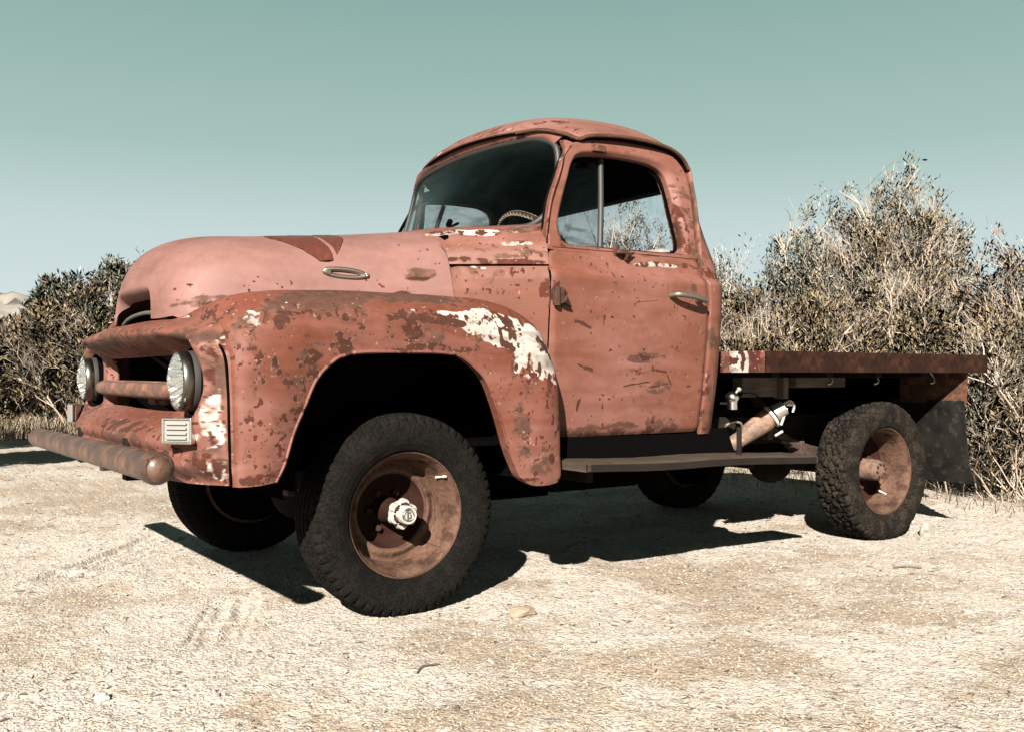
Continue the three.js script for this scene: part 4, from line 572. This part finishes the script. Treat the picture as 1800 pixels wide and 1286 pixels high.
// --- flatbed
{
  const bed = part('flatbed', truck);
  const railM = matte({ map: rep(rustTex, 1.5), color: new THREE.Color(.30, .25, .24), roughness: .9, bumpMap: rep(rustBump, 1.5), bumpScale: .004 });
  for (const [, s] of bothSides) mesh('side_rail', merge([box(1.775, .096, .008, 2.5945, .897, s * .896, .002), box(1.775, .006, .07, 2.5945, .942, s * .858, .002), box(1.775, .006, .07, 2.5945, .852, s * .858, .002)]), railM, bed);
  // front rail with flaking white paint by the near corner
  const fr = samp((u, v) => [1.7065, mix(.85, .945, u), mix(-.9, .9, v)], 6, 60);
  mesh('front_rail', sheet(fr, .008, -1), baked(fr, 1024, 64, { front: 1, fade: .1, stainAll: 1, spec: .6, chips: 1, white: [[.755, .90, .06, .10, 2.2]], rust: [[.84, .9, .05, .08, .9], [.5, .9, .2, .1, 1]] }), bed);
  mesh('rear_rail', box(.008, .096, 1.78, 3.477, .897, 0, .002), railM, bed);
  for (let k = 0; k < 9; k++) mesh('deck_plank', box(1.745, .03, .186, 2.592, .922, -.76 + k * .19, .004), M.wood, bed);
  for (let k = 0; k < 5; k++) mesh('cross_member', box(.05, .07, 1.68, 1.85 + k * .38, .86, 0, .004), M.dark, bed);
  each('wood_sill', [box(.27, .14, .07, 2.10, .80, .50, .008), box(.04, .12, .07, 2.235, .78, .54, .006), box(.40, .075, .07, 2.56, .81, .50, .012)], new THREE.MeshStandardMaterial({ map: rep(woodTex, 1.6), color: new THREE.Color(1.2, 1.15, 1.1), roughness: .95, bumpMap: rep(woodTex, 1.6), bumpScale: .03 }), bed);
  each('unseen_side_blocker', [box(1.84, .58, .012, 2.52, .56, -.42), box(1.1, .42, .012, 1.04, .38, -.55)], M.black, bed);  // unseen black sheets that darken the space under the bed and cab
  each('unseen_tail_blocker', [box(.012, .52, 1.34, 3.40, .59, -.19), box(.012, .40, .9, 1.66, .66, -.30)], M.black, bed);  // unseen cross sheets, placed to close the bright gap behind the chassis
  for (const [x, y] of [[2.26, .83], [2.62, .83], [3.10, .83]]) mesh('rope_hook', tube([[x, .855, .80], [x + .012, .825, .815], [x + .005, .80, .82], [x - .02, .793, .815]], .0055, 16, 6), M.dullChrome, bed);
  mesh('mud_flap_hanger', box(.012, .17, .40, 3.345, .77, .66, .003), M.rust, bed);
  const fl = samp((u, v) => { const y = mix(.255, .70, u), z = mix(.40, mix(.885, .86, u), v); return [3.33 + .015 * Math.sin(v * 5) + .03 * (1 - u) * (1 - u), y, z]; }, 20, 20);
  const fm = matte({ specularIntensity: .05, color: new THREE.Color(.55, .55, .55), map: rep(tex(256, 256, (u, v) => { const a = tfbm(u, v, 8, 5, 9), b = sm(.62, .72, tfbm(u, v, 16, 4, 30)); return [.012 + .03 * a * a + .02 * b, .0115 + .027 * a * a + .017 * b, .0105 + .022 * a * a + .013 * b]; }), 1), roughness: .85 });
  mesh('mud_flap', sheet(fl, .008, -1), fm, bed); mesh('mud_flap', sheet(mirrored(fl), .008, 1), fm, bed);
}
// --- filler neck, strap and cap behind the cab
{
  const f = part('fuel_filler', truck);
  const hv = new THREE.MeshStandardMaterial({ map: rep(rustTex, 4), color: new THREE.Color(2.2, 2.8, 3.0), roughness: .8 });
  mesh('neck', boxUV(merge([rod([1.90, .50, .52], [2.02, .615, .62], .035, .052, 20), rod([2.02, .615, .62], [2.05, .655, .66], .052, .046, 20), rod([1.87, .475, .50], [1.92, .50, .53], .02, .02)])), hv, f);
  mesh('clamp', merge([new THREE.TorusGeometry(.050, .008, 8, 30).applyQuaternion(new THREE.Quaternion().setFromUnitVectors(V(0, 0, 1), V(.7, .6, .5).normalize())).translate(2.04, .64, .65), rod([2.06, .60, .69], [2.09, .68, .70], .006), rod([2.07, .57, .69], [2.03, .55, .68], .006)]), M.pale, f);
  mesh('cap', merge([rod([2.05, .655, .66], [2.085, .685, .69], .040, .036, 18), box(.05, .018, .03, 2.10, .70, .70), tube([[2.06, .70, .70], [2.10, .715, .71], [2.13, .69, .71], [2.12, .66, .71]], .007, 16, 6)]), M.steel, f);
  mesh('strap', tube([[1.94, .575, .56], [1.90, .61, .58], [1.84, .615, .58], [1.80, .60, .58]], .006, 20, 6), M.steel, f);
  mesh('inner_mud_guard', sheet(samp((u, v) => { const a = mix(.6, 2.4, v); return [2.0 + .16 * Math.cos(a), .58 + .17 * Math.sin(a), mix(.46, .54, u)]; }, 2, 20), .004, 1), M.dark, f);
  const lp = part('side_lamp', truck);
  mesh('body', merge([new THREE.SphereGeometry(.032, 20, 12).scale(1, .9, 1).translate(1.76, .735, .66), rod([1.76, .68, .66], [1.76, .72, .66], .024)]), M.chrome, lp); mesh('wing_nut', merge([new THREE.SphereGeometry(.012, 10, 8).translate(1.795, .772, .67), rod([1.76, .74, .66], [1.795, .772, .67], .006)]), M.steel, lp);
}
// SCENERY
// ------------------------------------------------------------------ shrubs and trees
const leafM = new THREE.MeshStandardMaterial({ vertexColors: true, roughness: .85, side: THREE.DoubleSide });
const barkM = new THREE.MeshStandardMaterial({ vertexColors: true, roughness: .9 });
const PAL = {
  olive: [[.118, .084, .036], [.15, .108, .048], [.075, .056, .026], [.19, .145, .078], [.04, .03, .014]],
  green: [[.11, .124, .094], [.15, .165, .13], [.075, .088, .066], [.19, .20, .165], [.125, .125, .09]],
  dark: [[.042, .046, .03], [.065, .066, .044], [.03, .034, .022], [.095, .09, .058]],
  rust: [[.125, .066, .03], [.09, .052, .026], [.16, .092, .045]] };
function bush({ name = 'desert_shrub', label, cat = 'shrub', x, z, h, r, stems = 6, leaves = 9000, pal = ['olive'], twig = [.34, .275, .215], seed = 1, bare = .3, lean = [0, 0], leafLen = .036, low = .12, upright = .6, skirt = 10, group }) {
  const R = rng(seed * 7919 + 13), N = (a) => (R() - .5) * 2 * a; const tp = [], tc = [], ti = [], spots = [];
  const seg3 = (pts, r0, r1, col) => { const s = tp.length / 3; for (let i = 0; i < pts.length; i++) { const d = i < pts.length - 1 ? pts[i + 1].clone().sub(pts[i]) : pts[i].clone().sub(pts[i - 1]); d.normalize(); const a = Math.abs(d.y) < .9 ? V(0, 1, 0) : V(1, 0, 0), u = a.cross(d).normalize(), v = d.clone().cross(u), rr = mix(r0, r1, i / (pts.length - 1)); for (let k = 0; k < 4; k++) { const an = k / 4 * Math.PI * 2; tp.push(pts[i].x + rr * (u.x * Math.cos(an) + v.x * Math.sin(an)), pts[i].y + rr * (u.y * Math.cos(an) + v.y * Math.sin(an)), pts[i].z + rr * (u.z * Math.cos(an) + v.z * Math.sin(an))); const q = .8 + R() * .4; tc.push(col[0] * q, col[1] * q, col[2] * q); } if (i) for (let k = 0; k < 4; k++) { const b = s + (i - 1) * 4, n = (k + 1) % 4; ti.push(b + k, b + n, b + 4 + k, b + n, b + 4 + n, b + 4 + k); } } };
  const inside = (p) => { const t = p.y / h; const w = r * (.55 + .6 * Math.sin(Math.min(1, Math.max(.02, t)) * Math.PI * .85 + .25)) * (t > .8 ? .75 : 1); return Math.hypot(p.x, p.z) < w * (.75 + .6 * fbm(p.x * 1.7 + seed * 3, p.y * 1.7, p.z * 1.7, 2)) && t < .82 + .30 * noise(p.x * 2.6 + seed, p.z * 2.6, seed); };
  const grow = (p, dir, len, rad, lv) => {
    const n = lv === 0 ? 8 : 5, pts = [p.clone()]; let q = p.clone(), d = dir.clone();
    for (let i = 0; i < n; i++) {
      d.add(V(N(.28), N(.2) + (lv === 0 ? .10 * upright : .06), N(.28))).normalize(); q = q.clone().addScaledVector(d, len / n); if (!inside(q) && i > 0) break; pts.push(q);
      if (lv < 3 && i > (lv === 0 ? 1 : 0)) { const kids = lv === 0 ? 3 : (R() < .6 ? 1 : 2); for (let k = 0; k < kids; k++) { const c = d.clone().add(V(N(1), N(.6) + .12, N(1))).normalize(); grow(q, c, len * (lv === 0 ? .38 : .5) * (.6 + R() * .7), rad * .5, lv + 1); } }
      if (lv >= 1) spots.push([q, d.clone(), lv]);
    }
    if (pts.length > 1) { const pale = R() < bare || lv < 2; seg3(pts, rad, rad * .45, pale ? twig : twig.map((v) => v * .45)); }
  };
  for (let s = 0; s < stems; s++) { const a = s / stems * Math.PI * 2 + N(.5), o = r * .18 * R(); grow(V(Math.cos(a) * o, -.03, Math.sin(a) * o), V(Math.cos(a) * (1 - upright) + lean[0], 1, Math.sin(a) * (1 - upright) + lean[1]).normalize(), h * (.72 + R() * .35), .007 + h * .0032, 0); }
  for (let k = 0; k < skirt; k++) { const a = R() * 6.28, o = r * (.3 + .6 * R()); grow(V(Math.cos(a) * o, -.02, Math.sin(a) * o), V(Math.cos(a) * .6 + N(.4), .55 + R() * .6, Math.sin(a) * .6 + N(.4)).normalize(), h * (.25 + .25 * R()), .006, 1); }
  // foliage sits in clumps on part of the twigs, leaving gaps
  const lp = [], lc = [], ln = [], use = spots.filter((s) => s[0].y > low * h && (fbm(s[0].x * 3.2 + seed, s[0].y * 3.2, s[0].z * 3.2, 2) > .40 + bare * .16));
  if (use.length) for (let i = 0; i < leaves; i++) {
    const s = use[Math.floor(R() * use.length)], p = s[0].clone().add(V(N(.055), N(.055), N(.055))); const d = s[1].clone().multiplyScalar(.8).add(V(N(1), N(.7) + .35, N(1))).normalize(); const L = leafLen * (.55 + R() * 1.1), pale = R() < .11 + bare * .18, w = L * (pale ? .05 : .085 + R() * .10);
    const side = d.clone().cross(V(N(1), N(1), N(1))).normalize().multiplyScalar(w), tip = p.clone().addScaledVector(d, L), m = p.clone().addScaledVector(d, L * .5), A = m.clone().add(side), B = m.clone().sub(side);
    const pl = PAL[pal[Math.floor(fbm(p.x * 2 + 50, p.y * 2, p.z * 2, 2) * 2.2 * pal.length) % pal.length]], c = pale ? twig : pl[Math.floor(R() * pl.length)], q = .8 + R() * .5;
    const nn = side.clone().cross(d).normalize(); if (nn.y < 0) nn.negate();
    for (const e of [p, A, tip, p, tip, B]) { lp.push(e.x, e.y, e.z); lc.push(c[0] * q, c[1] * q, c[2] * q); ln.push(nn.x, nn.y, nn.z); }
  }
  const t = thing(name, label, cat, [x, groundH(x, z) - .01, z], group);
  const tg = new THREE.BufferGeometry(); tg.setAttribute('position', new THREE.Float32BufferAttribute(tp, 3)); tg.setAttribute('color', new THREE.Float32BufferAttribute(tc, 3)); tg.setIndex(ti); tg.computeVertexNormals(); mesh('stems', tg, barkM, t);
  if (lp.length) { const lg = new THREE.BufferGeometry(); lg.setAttribute('position', new THREE.Float32BufferAttribute(lp, 3)); lg.setAttribute('color', new THREE.Float32BufferAttribute(lc, 3)); lg.setAttribute('normal', new THREE.Float32BufferAttribute(ln, 3)); mesh('crown', lg, leafM, t); }
  return t;
}
bush({ name: 'tree', cat: 'tree', label: 'tallest bushy tree behind the flatbed, green top and many pale dead twigs', x: 6.36, z: -1.74, h: 2.78, r: .74, stems: 10, leaves: 33000, pal: ['green', 'olive'], seed: 3, bare: .7, upright: .8 });
bush({ name: 'tree', cat: 'tree', label: 'slender green tree between the cab and the tallest tree', x: 6.09, z: -2.39, h: 2.75, r: .36, stems: 9, leaves: 14917, pal: ['green'], seed: 6, bare: .5, upright: .9 });
bush({ name: 'dead_tree', cat: 'tree', label: 'thin bare whitish dead tree just right of the cab', x: 5.89, z: -3.01, h: 2.75, r: .30, stems: 3, leaves: 250, pal: ['green'], twig: [.36, .345, .32], seed: 8, bare: 1, upright: .95 });
bush({ name: 'tree', cat: 'tree', label: 'dark bushy tree with rusty brown sprays at the right edge', x: 5.68, z: -.02, h: 1.85, r: .50, stems: 8, leaves: 29835, pal: ['olive', 'rust', 'olive', 'dark'], seed: 11, skirt: 26, bare: .35, upright: .75 });
bush({ label: 'olive shrub with long straw coloured twigs right behind the cab', x: 5.06, z: -2.13, h: 1.72, r: .52, stems: 8, leaves: 25245, seed: 13, skirt: 20, bare: .6, upright: .5 });
bush({ label: 'wide tangled shrub rising just behind the middle of the flatbed', x: 5.35, z: -1.44, h: 1.62, r: .62, stems: 9, leaves: 32130, seed: 17, skirt: 20, bare: .5, upright: .45 });
bush({ label: 'olive shrub with a white forked dead branch above the flatbed rear', x: 5.55, z: -.83, h: 1.72, r: .62, stems: 9, leaves: 32130, pal: ['olive', 'olive', 'dark'], seed: 19, skirt: 22, bare: .5, upright: .5 });
bush({ label: 'low tangled shrub of pale twigs beside the mud flap', x: 5.02, z: -.02, h: 1.30, r: .55, stems: 9, leaves: 25245, pal: ['olive', 'dark'], seed: 23, skirt: 34, bare: .7, upright: .35, low: .05 });
bush({ name: 'tree', cat: 'tree', label: 'small dark tree whose edge peeks out behind the cab', x: 6.5, z: -4.04, h: 2.42, r: .30, stems: 5, leaves: 13770, pal: ['dark', 'green'], seed: 29, bare: .2, upright: .85 });
bush({ name: 'tree', cat: 'tree', label: 'leafy tree seen through the glass of the cab door', x: 5.39, z: -4.19, h: 2.5, r: .55, stems: 6, leaves: 16065, pal: ['dark', 'olive'], seed: 31, bare: .3, upright: .7 });
bush({ label: 'twiggy shrub cut off by the lower right edge of the photo', x: 4.95, z: .52, h: 1.45, r: .55, stems: 8, leaves: 22950, pal: ['olive', 'dark'], seed: 37, skirt: 34, bare: .6, upright: .4, low: .05 });
bush({ label: 'broad olive shrub left of the truck nose, largest on that side', x: 1.04, z: -10.76, h: 2.0, r: .95, stems: 12, leaves: 39015, pal: ['olive', 'olive', 'dark'], seed: 41, bare: .4, leafLen: .062, upright: .45, low: .04 });
bush({ label: 'rounded olive shrub at the far left edge of the photo', x: .15, z: -11.9, h: 1.62, r: 1.05, stems: 12, leaves: 36720, pal: ['olive'], seed: 43, bare: .45, leafLen: .062, upright: .4, low: .04 });
bush({ name: 'tree', cat: 'tree', label: 'upright dark green tree directly behind the hood nose', x: 1.69, z: -11.5, h: 2.62, r: .55, stems: 7, leaves: 20655, pal: ['dark', 'green'], seed: 47, bare: .1, leafLen: .075, upright: .85, low: .05 });
bush({ label: 'dark green shoots standing above the broad olive shrub on the left', x: .95, z: -11.9, h: 2.45, r: .55, stems: 6, leaves: 16065, pal: ['dark', 'green'], seed: 49, bare: .1, leafLen: .075, upright: .8, low: .05 });
bush({ label: 'shrub outside the frame on the left that shades the sand', x: -1.2, z: -5.9, h: 1.5, r: .5, stems: 9, leaves: 27540, seed: 53, leafLen: .08, upright: .4, low: .04 });
bush({ label: 'second shrub outside the frame on the left, also shading the sand', x: -1.3, z: -8.2, h: 1.6, r: .6, stems: 9, leaves: 20655, seed: 59, leafLen: .08, upright: .4, low: .04 });  // out of view, placed to shade the sand at the left
// dry grass at the foot of the shrubs and far brush: masses nobody could count
function blades(name, label, cat, n, place, cols, len, wid) {
  const R = rng(n + 5), p = [], c = [], nn = [];
  for (let i = 0; i < n; i++) { const [x, z] = place(R), y = groundH(x, z) - .01, L = len * (.4 + R() * .9), a = R() * 6.28, t = .2 + R() * .9, dx = Math.cos(a) * t, dz = Math.sin(a) * t, w = wid, col = cols[Math.floor(R() * cols.length)], q = .7 + R() * .6, px = -Math.sin(a) * w, pz = Math.cos(a) * w; const P0 = [x - px, y, z - pz], P1 = [x + px, y, z + pz], P2 = [x + dx * L * .5, y + L * .62, z + dz * L * .5], P3 = [x + dx * L, y + L * (.9 - t * .35), z + dz * L]; const Q2 = [P2[0] + px, P2[1], P2[2] + pz]; for (const e of [P0, P1, P2, P1, Q2, P2, P2, Q2, P3]) { p.push(...e); c.push(col[0] * q, col[1] * q, col[2] * q); nn.push(0, 1, 0); } }
  const g = new THREE.BufferGeometry(); g.setAttribute('position', new THREE.Float32BufferAttribute(p, 3)); g.setAttribute('color', new THREE.Float32BufferAttribute(c, 3)); g.setAttribute('normal', new THREE.Float32BufferAttribute(nn, 3));
  const o = mesh(name, g, leafM); o.userData = { label, category: cat, kind: 'stuff' }; return o;
}
const straw = [[.33, .27, .19], [.25, .195, .13], [.17, .125, .075], [.40, .34, .26]];
blades('dry_grass', 'dry straw coloured grass at the foot of the shrubs on the left', 'grass', 2600, (R) => { const t = R(); return [mix(-1.0, 2.1, t) + (R() - .5) * .4, mix(-11.6, -10.0, R())]; }, straw, .36, .006);
blades('twig_litter', 'dry twigs and litter under the shrubs on the right', 'litter', 1100, (R) => { const t = R(); return [mix(4.1, 5.6, t) + (R() - .5) * .6, mix(-2.2, .9, R())]; }, straw.map((c) => c.map((v) => v * .7)), .12, .003);
{
  // far brush behind everything: one mass of leaf flecks over low mounds
  const R = rng(91), p = [], c = [], nn = [], put = (x, z, w, hh, n) => { for (let i = 0; i < n; i++) { const a = R() * 6.28, rr = Math.sqrt(R()) * w, t = R(), x0 = x + Math.cos(a) * rr, z0 = z + Math.sin(a) * rr, y0 = t * hh * Math.sqrt(Math.max(0, 1 - (rr / w) ** 2)) + .02, L = .10 + R() * .1, d = V(R() - .5, R() * .8, R() - .5).normalize().multiplyScalar(L), s = d.clone().cross(V(R() - .5, R() - .5, R() - .5)).normalize().multiplyScalar(L * .3); const pl = PAL[R() < .75 ? 'olive' : 'dark'], col = R() < .14 ? [.30, .26, .20] : pl[Math.floor(R() * pl.length)]; for (const e of [[0, 0, 0], [d.x + s.x, d.y + s.y, d.z + s.z], [d.x - s.x, d.y - s.y, d.z - s.z]]) { p.push(x0 + e[0], y0 + e[1], z0 + e[2]); c.push(...col); nn.push(0, 1, 0); } } };
  for (let k = 0; k < 46; k++) { const t = k / 45, dep = 15 + R() * 8, px = mix(-1.1, 1.05, t); const x = -1.575 + dep * (.5606 + px * .55 * .828), z = 3.77 + dep * (-.828 + px * .55 * .5606); put(x, z, 1.0 + R() * .8, .9 + R() * .9, 1500); }
  const g = new THREE.BufferGeometry(); g.setAttribute('position', new THREE.Float32BufferAttribute(p, 3)); g.setAttribute('color', new THREE.Float32BufferAttribute(c, 3)); g.setAttribute('normal', new THREE.Float32BufferAttribute(nn, 3));
  const o = mesh('far_brush', g, leafM); o.userData = { label: 'low olive brush far behind the truck along the horizon', category: 'brush', kind: 'stuff' };
}
// rocky rise far away on the left
{
  const pos = [], col = [], idx = [], n = 110; for (let i = 0; i <= n; i++) for (let j = 0; j <= n; j++) { const u = i / n * 2 - 1, v = j / n * 2 - 1, x = 2 + u * 34, z = -78 + v * 22; const e = Math.max(0, 1 - u * u) * Math.max(0, 1 - v * v); const b = fbm(x * .12, z * .12, 3, 4), rk = Math.abs(fbm(x * .35, z * .35, 6, 4) - .5) * 2, y = -1 + 5.3 * Math.pow(e, .6) * (.62 + .6 * b) + (1 - rk) * 2.2 * e; pos.push(x, y, z); const k = .7 + .6 * fbm(x * .5, y * .9, z * .5, 4), dk = sm(.58, .66, fbm(x * .7 + 5, y * 1.1, z * .7, 3)); col.push(mix(.185, .055, dk) * k, mix(.175, .05, dk) * k, mix(.155, .035, dk) * k); if (i < n && j < n) { const a = i * (n + 1) + j; idx.push(a, a + 1, a + n + 1, a + 1, a + n + 2, a + n + 1); } }
  const g = new THREE.BufferGeometry(); g.setAttribute('position', new THREE.Float32BufferAttribute(pos, 3)); g.setAttribute('color', new THREE.Float32BufferAttribute(col, 3)); g.setIndex(idx); g.computeVertexNormals();
  const o = mesh('hill', g, new THREE.MeshStandardMaterial({ vertexColors: true, roughness: .95 })); o.userData.kind = 'structure'; o.userData.label = 'pale rocky hill far off at the left edge';
}
// ------------------------------------------------------------------ pebbles, stones, twigs on the sand
function rockGeo(seed, sx, sy, sz, det = 1, rough = .35) { const g = new THREE.IcosahedronGeometry(1, det), p = g.attributes.position; for (let i = 0; i < p.count; i++) { const v = V(p.getX(i), p.getY(i), p.getZ(i)), k = 1 + rough * (noise(v.x * 1.3 + seed * 9, v.y * 1.3, v.z * 1.3) - .5) * 2; p.setXYZ(i, v.x * k * sx, v.y * k * sy, v.z * k * sz); } g.computeVertexNormals(); return g; }
{
  const R = rng(5), N = 90000, m = new THREE.Matrix4(), q = new THREE.Quaternion(), e = new THREE.Euler(), c = new THREE.Color(); const o = new THREE.InstancedMesh(rockGeo(2, 1, .55, .8, 0, .4), new THREE.MeshStandardMaterial({ roughness: .95, flatShading: true }), N);
  for (let i = 0; i < N; i++) { const dep = 1.9 + 6.5 * Math.pow(R(), 1.5), t = (R() * 2 - 1) * .60, x = -1.575 + dep * (.5606 + t * .828), z = 3.77 + dep * (-.828 + t * .5606), s = (.0012 + .0034 * Math.pow(R(), 3.2)) * (.75 + dep * .10) * (R() < .004 ? 2.2 : 1); e.set(R() * 1 - .5, R() * 6.3, R() * 1 - .5); m.compose(V(x, groundH(x, z) + s * .12, z), q.setFromEuler(e), V(s * (1 + R()), s, s)); o.setMatrixAt(i, m); const k = .65 + R() * .55, w = R(); c.setRGB(w < .14 ? .11 * k : .30 * k, w < .14 ? .083 * k : .27 * k, w < .14 ? .058 * k : .235 * k); o.setColorAt(i, c); }
  o.name = 'gravel'; o.userData = { label: 'fine pale gravel and grit scattered over the sand', category: 'gravel', kind: 'stuff' }; o.castShadow = o.receiveShadow = true; scene.add(o);
}
{
  const R = rng(15), N = 9000, m = new THREE.Matrix4(), q = new THREE.Quaternion(), e = new THREE.Euler(), c = new THREE.Color(); const o = new THREE.InstancedMesh(new THREE.CylinderGeometry(.5, .35, 1, 4).rotateZ(Math.PI / 2), std([1, 1, 1], .9), N);
  for (let i = 0; i < N; i++) { const dep = 1.9 + 7 * Math.pow(R(), 1.3), t = (R() * 2 - 1) * .60, x = -1.575 + dep * (.5606 + t * .828), z = 3.77 + dep * (-.828 + t * .5606), cl = fbm(x * 1.8, z * 1.8, 21, 3); if (R() > sm(.35, .65, cl)) { m.makeScale(0, 0, 0); } else { const L = (.004 + .018 * Math.pow(R(), 2.5)) * (.8 + dep * .1), w = L * (.10 + .12 * R()); e.set(0, R() * 6.3, (R() - .5) * .5); m.compose(V(x, groundH(x, z) + w * .5, z), q.setFromEuler(e), V(L, w, w)); } o.setMatrixAt(i, m); const k = .5 + R(); c.setRGB(.055 * k, .04 * k, .027 * k); o.setColorAt(i, c); }
  o.name = 'plant_litter'; o.userData = { label: 'dark bits of bark and twig strewn over the sand', category: 'litter', kind: 'stuff' }; o.castShadow = o.receiveShadow = true; scene.add(o);
}
const stoneM = (c) => new THREE.MeshStandardMaterial({ color: new THREE.Color().setRGB(...c), roughness: .9, flatShading: true });
const stone = (label, x, z, sx, sy, sz, seed, c, rot = 0) => { const g = rockGeo(seed, sx, sy, sz, 2, .45); g.rotateZ(rot); const o = mesh('stone', g, stoneM(c)); o.position.set(x, groundH(x, z) + sy * .55, z); o.userData = { label, category: 'stone' }; return o; };
stone('pale pointed stone leaning against the rear tyre', 3.07, .80, .042, .050, .03, 14, [.21, .20, .17], -.5);
stone('flat brown stone on the sand in front of the truck', .32, 1.03, .05, .018, .035, 6, [.22, .17, .12]);
stone('small whitish pebble near the lower left corner', -1.06, 1.14, .018, .014, .015, 9, [.45, .42, .37]);
stone('small dark pebble low in the middle of the sand', -.35, 1.72, .008, .007, .008, 12, [.06, .045, .035]);
const twig = (label, pts, r) => { const o = mesh('twig', tube(pts.map(([x, z, y]) => [x, groundH(x, z) + y, z]), r, 24, 5), std([.10, .07, .045], .9)); o.userData = { label, category: 'twig' }; };
twig('short brown twig on the sand below the rear wheel', [[2.12, 1.25, .006], [2.17, 1.27, .008], [2.22, 1.32, .006]], .004);
twig('thin wiry twig curling at the edge of the truck shadow', [[1.02, .20, .005], [1.08, .30, .03], [1.15, .18, .01], [1.24, .22, .05], [1.20, .28, .01]], .0025);
twig('dry straight twig lying in the foreground sand', [[-.30, 1.42, .004], [-.26, 1.38, .007], [-.20, 1.37, .004]], .0025);
{ const done = new Set(); scene.traverse((o) => { const m = o.material; if (m && !done.has(m)) { done.add(m); if (!(m.metalness > .7) && !(m.transmission > .5)) m.color.multiplyScalar(.78); } }); }
renderer.render(scene, camera);
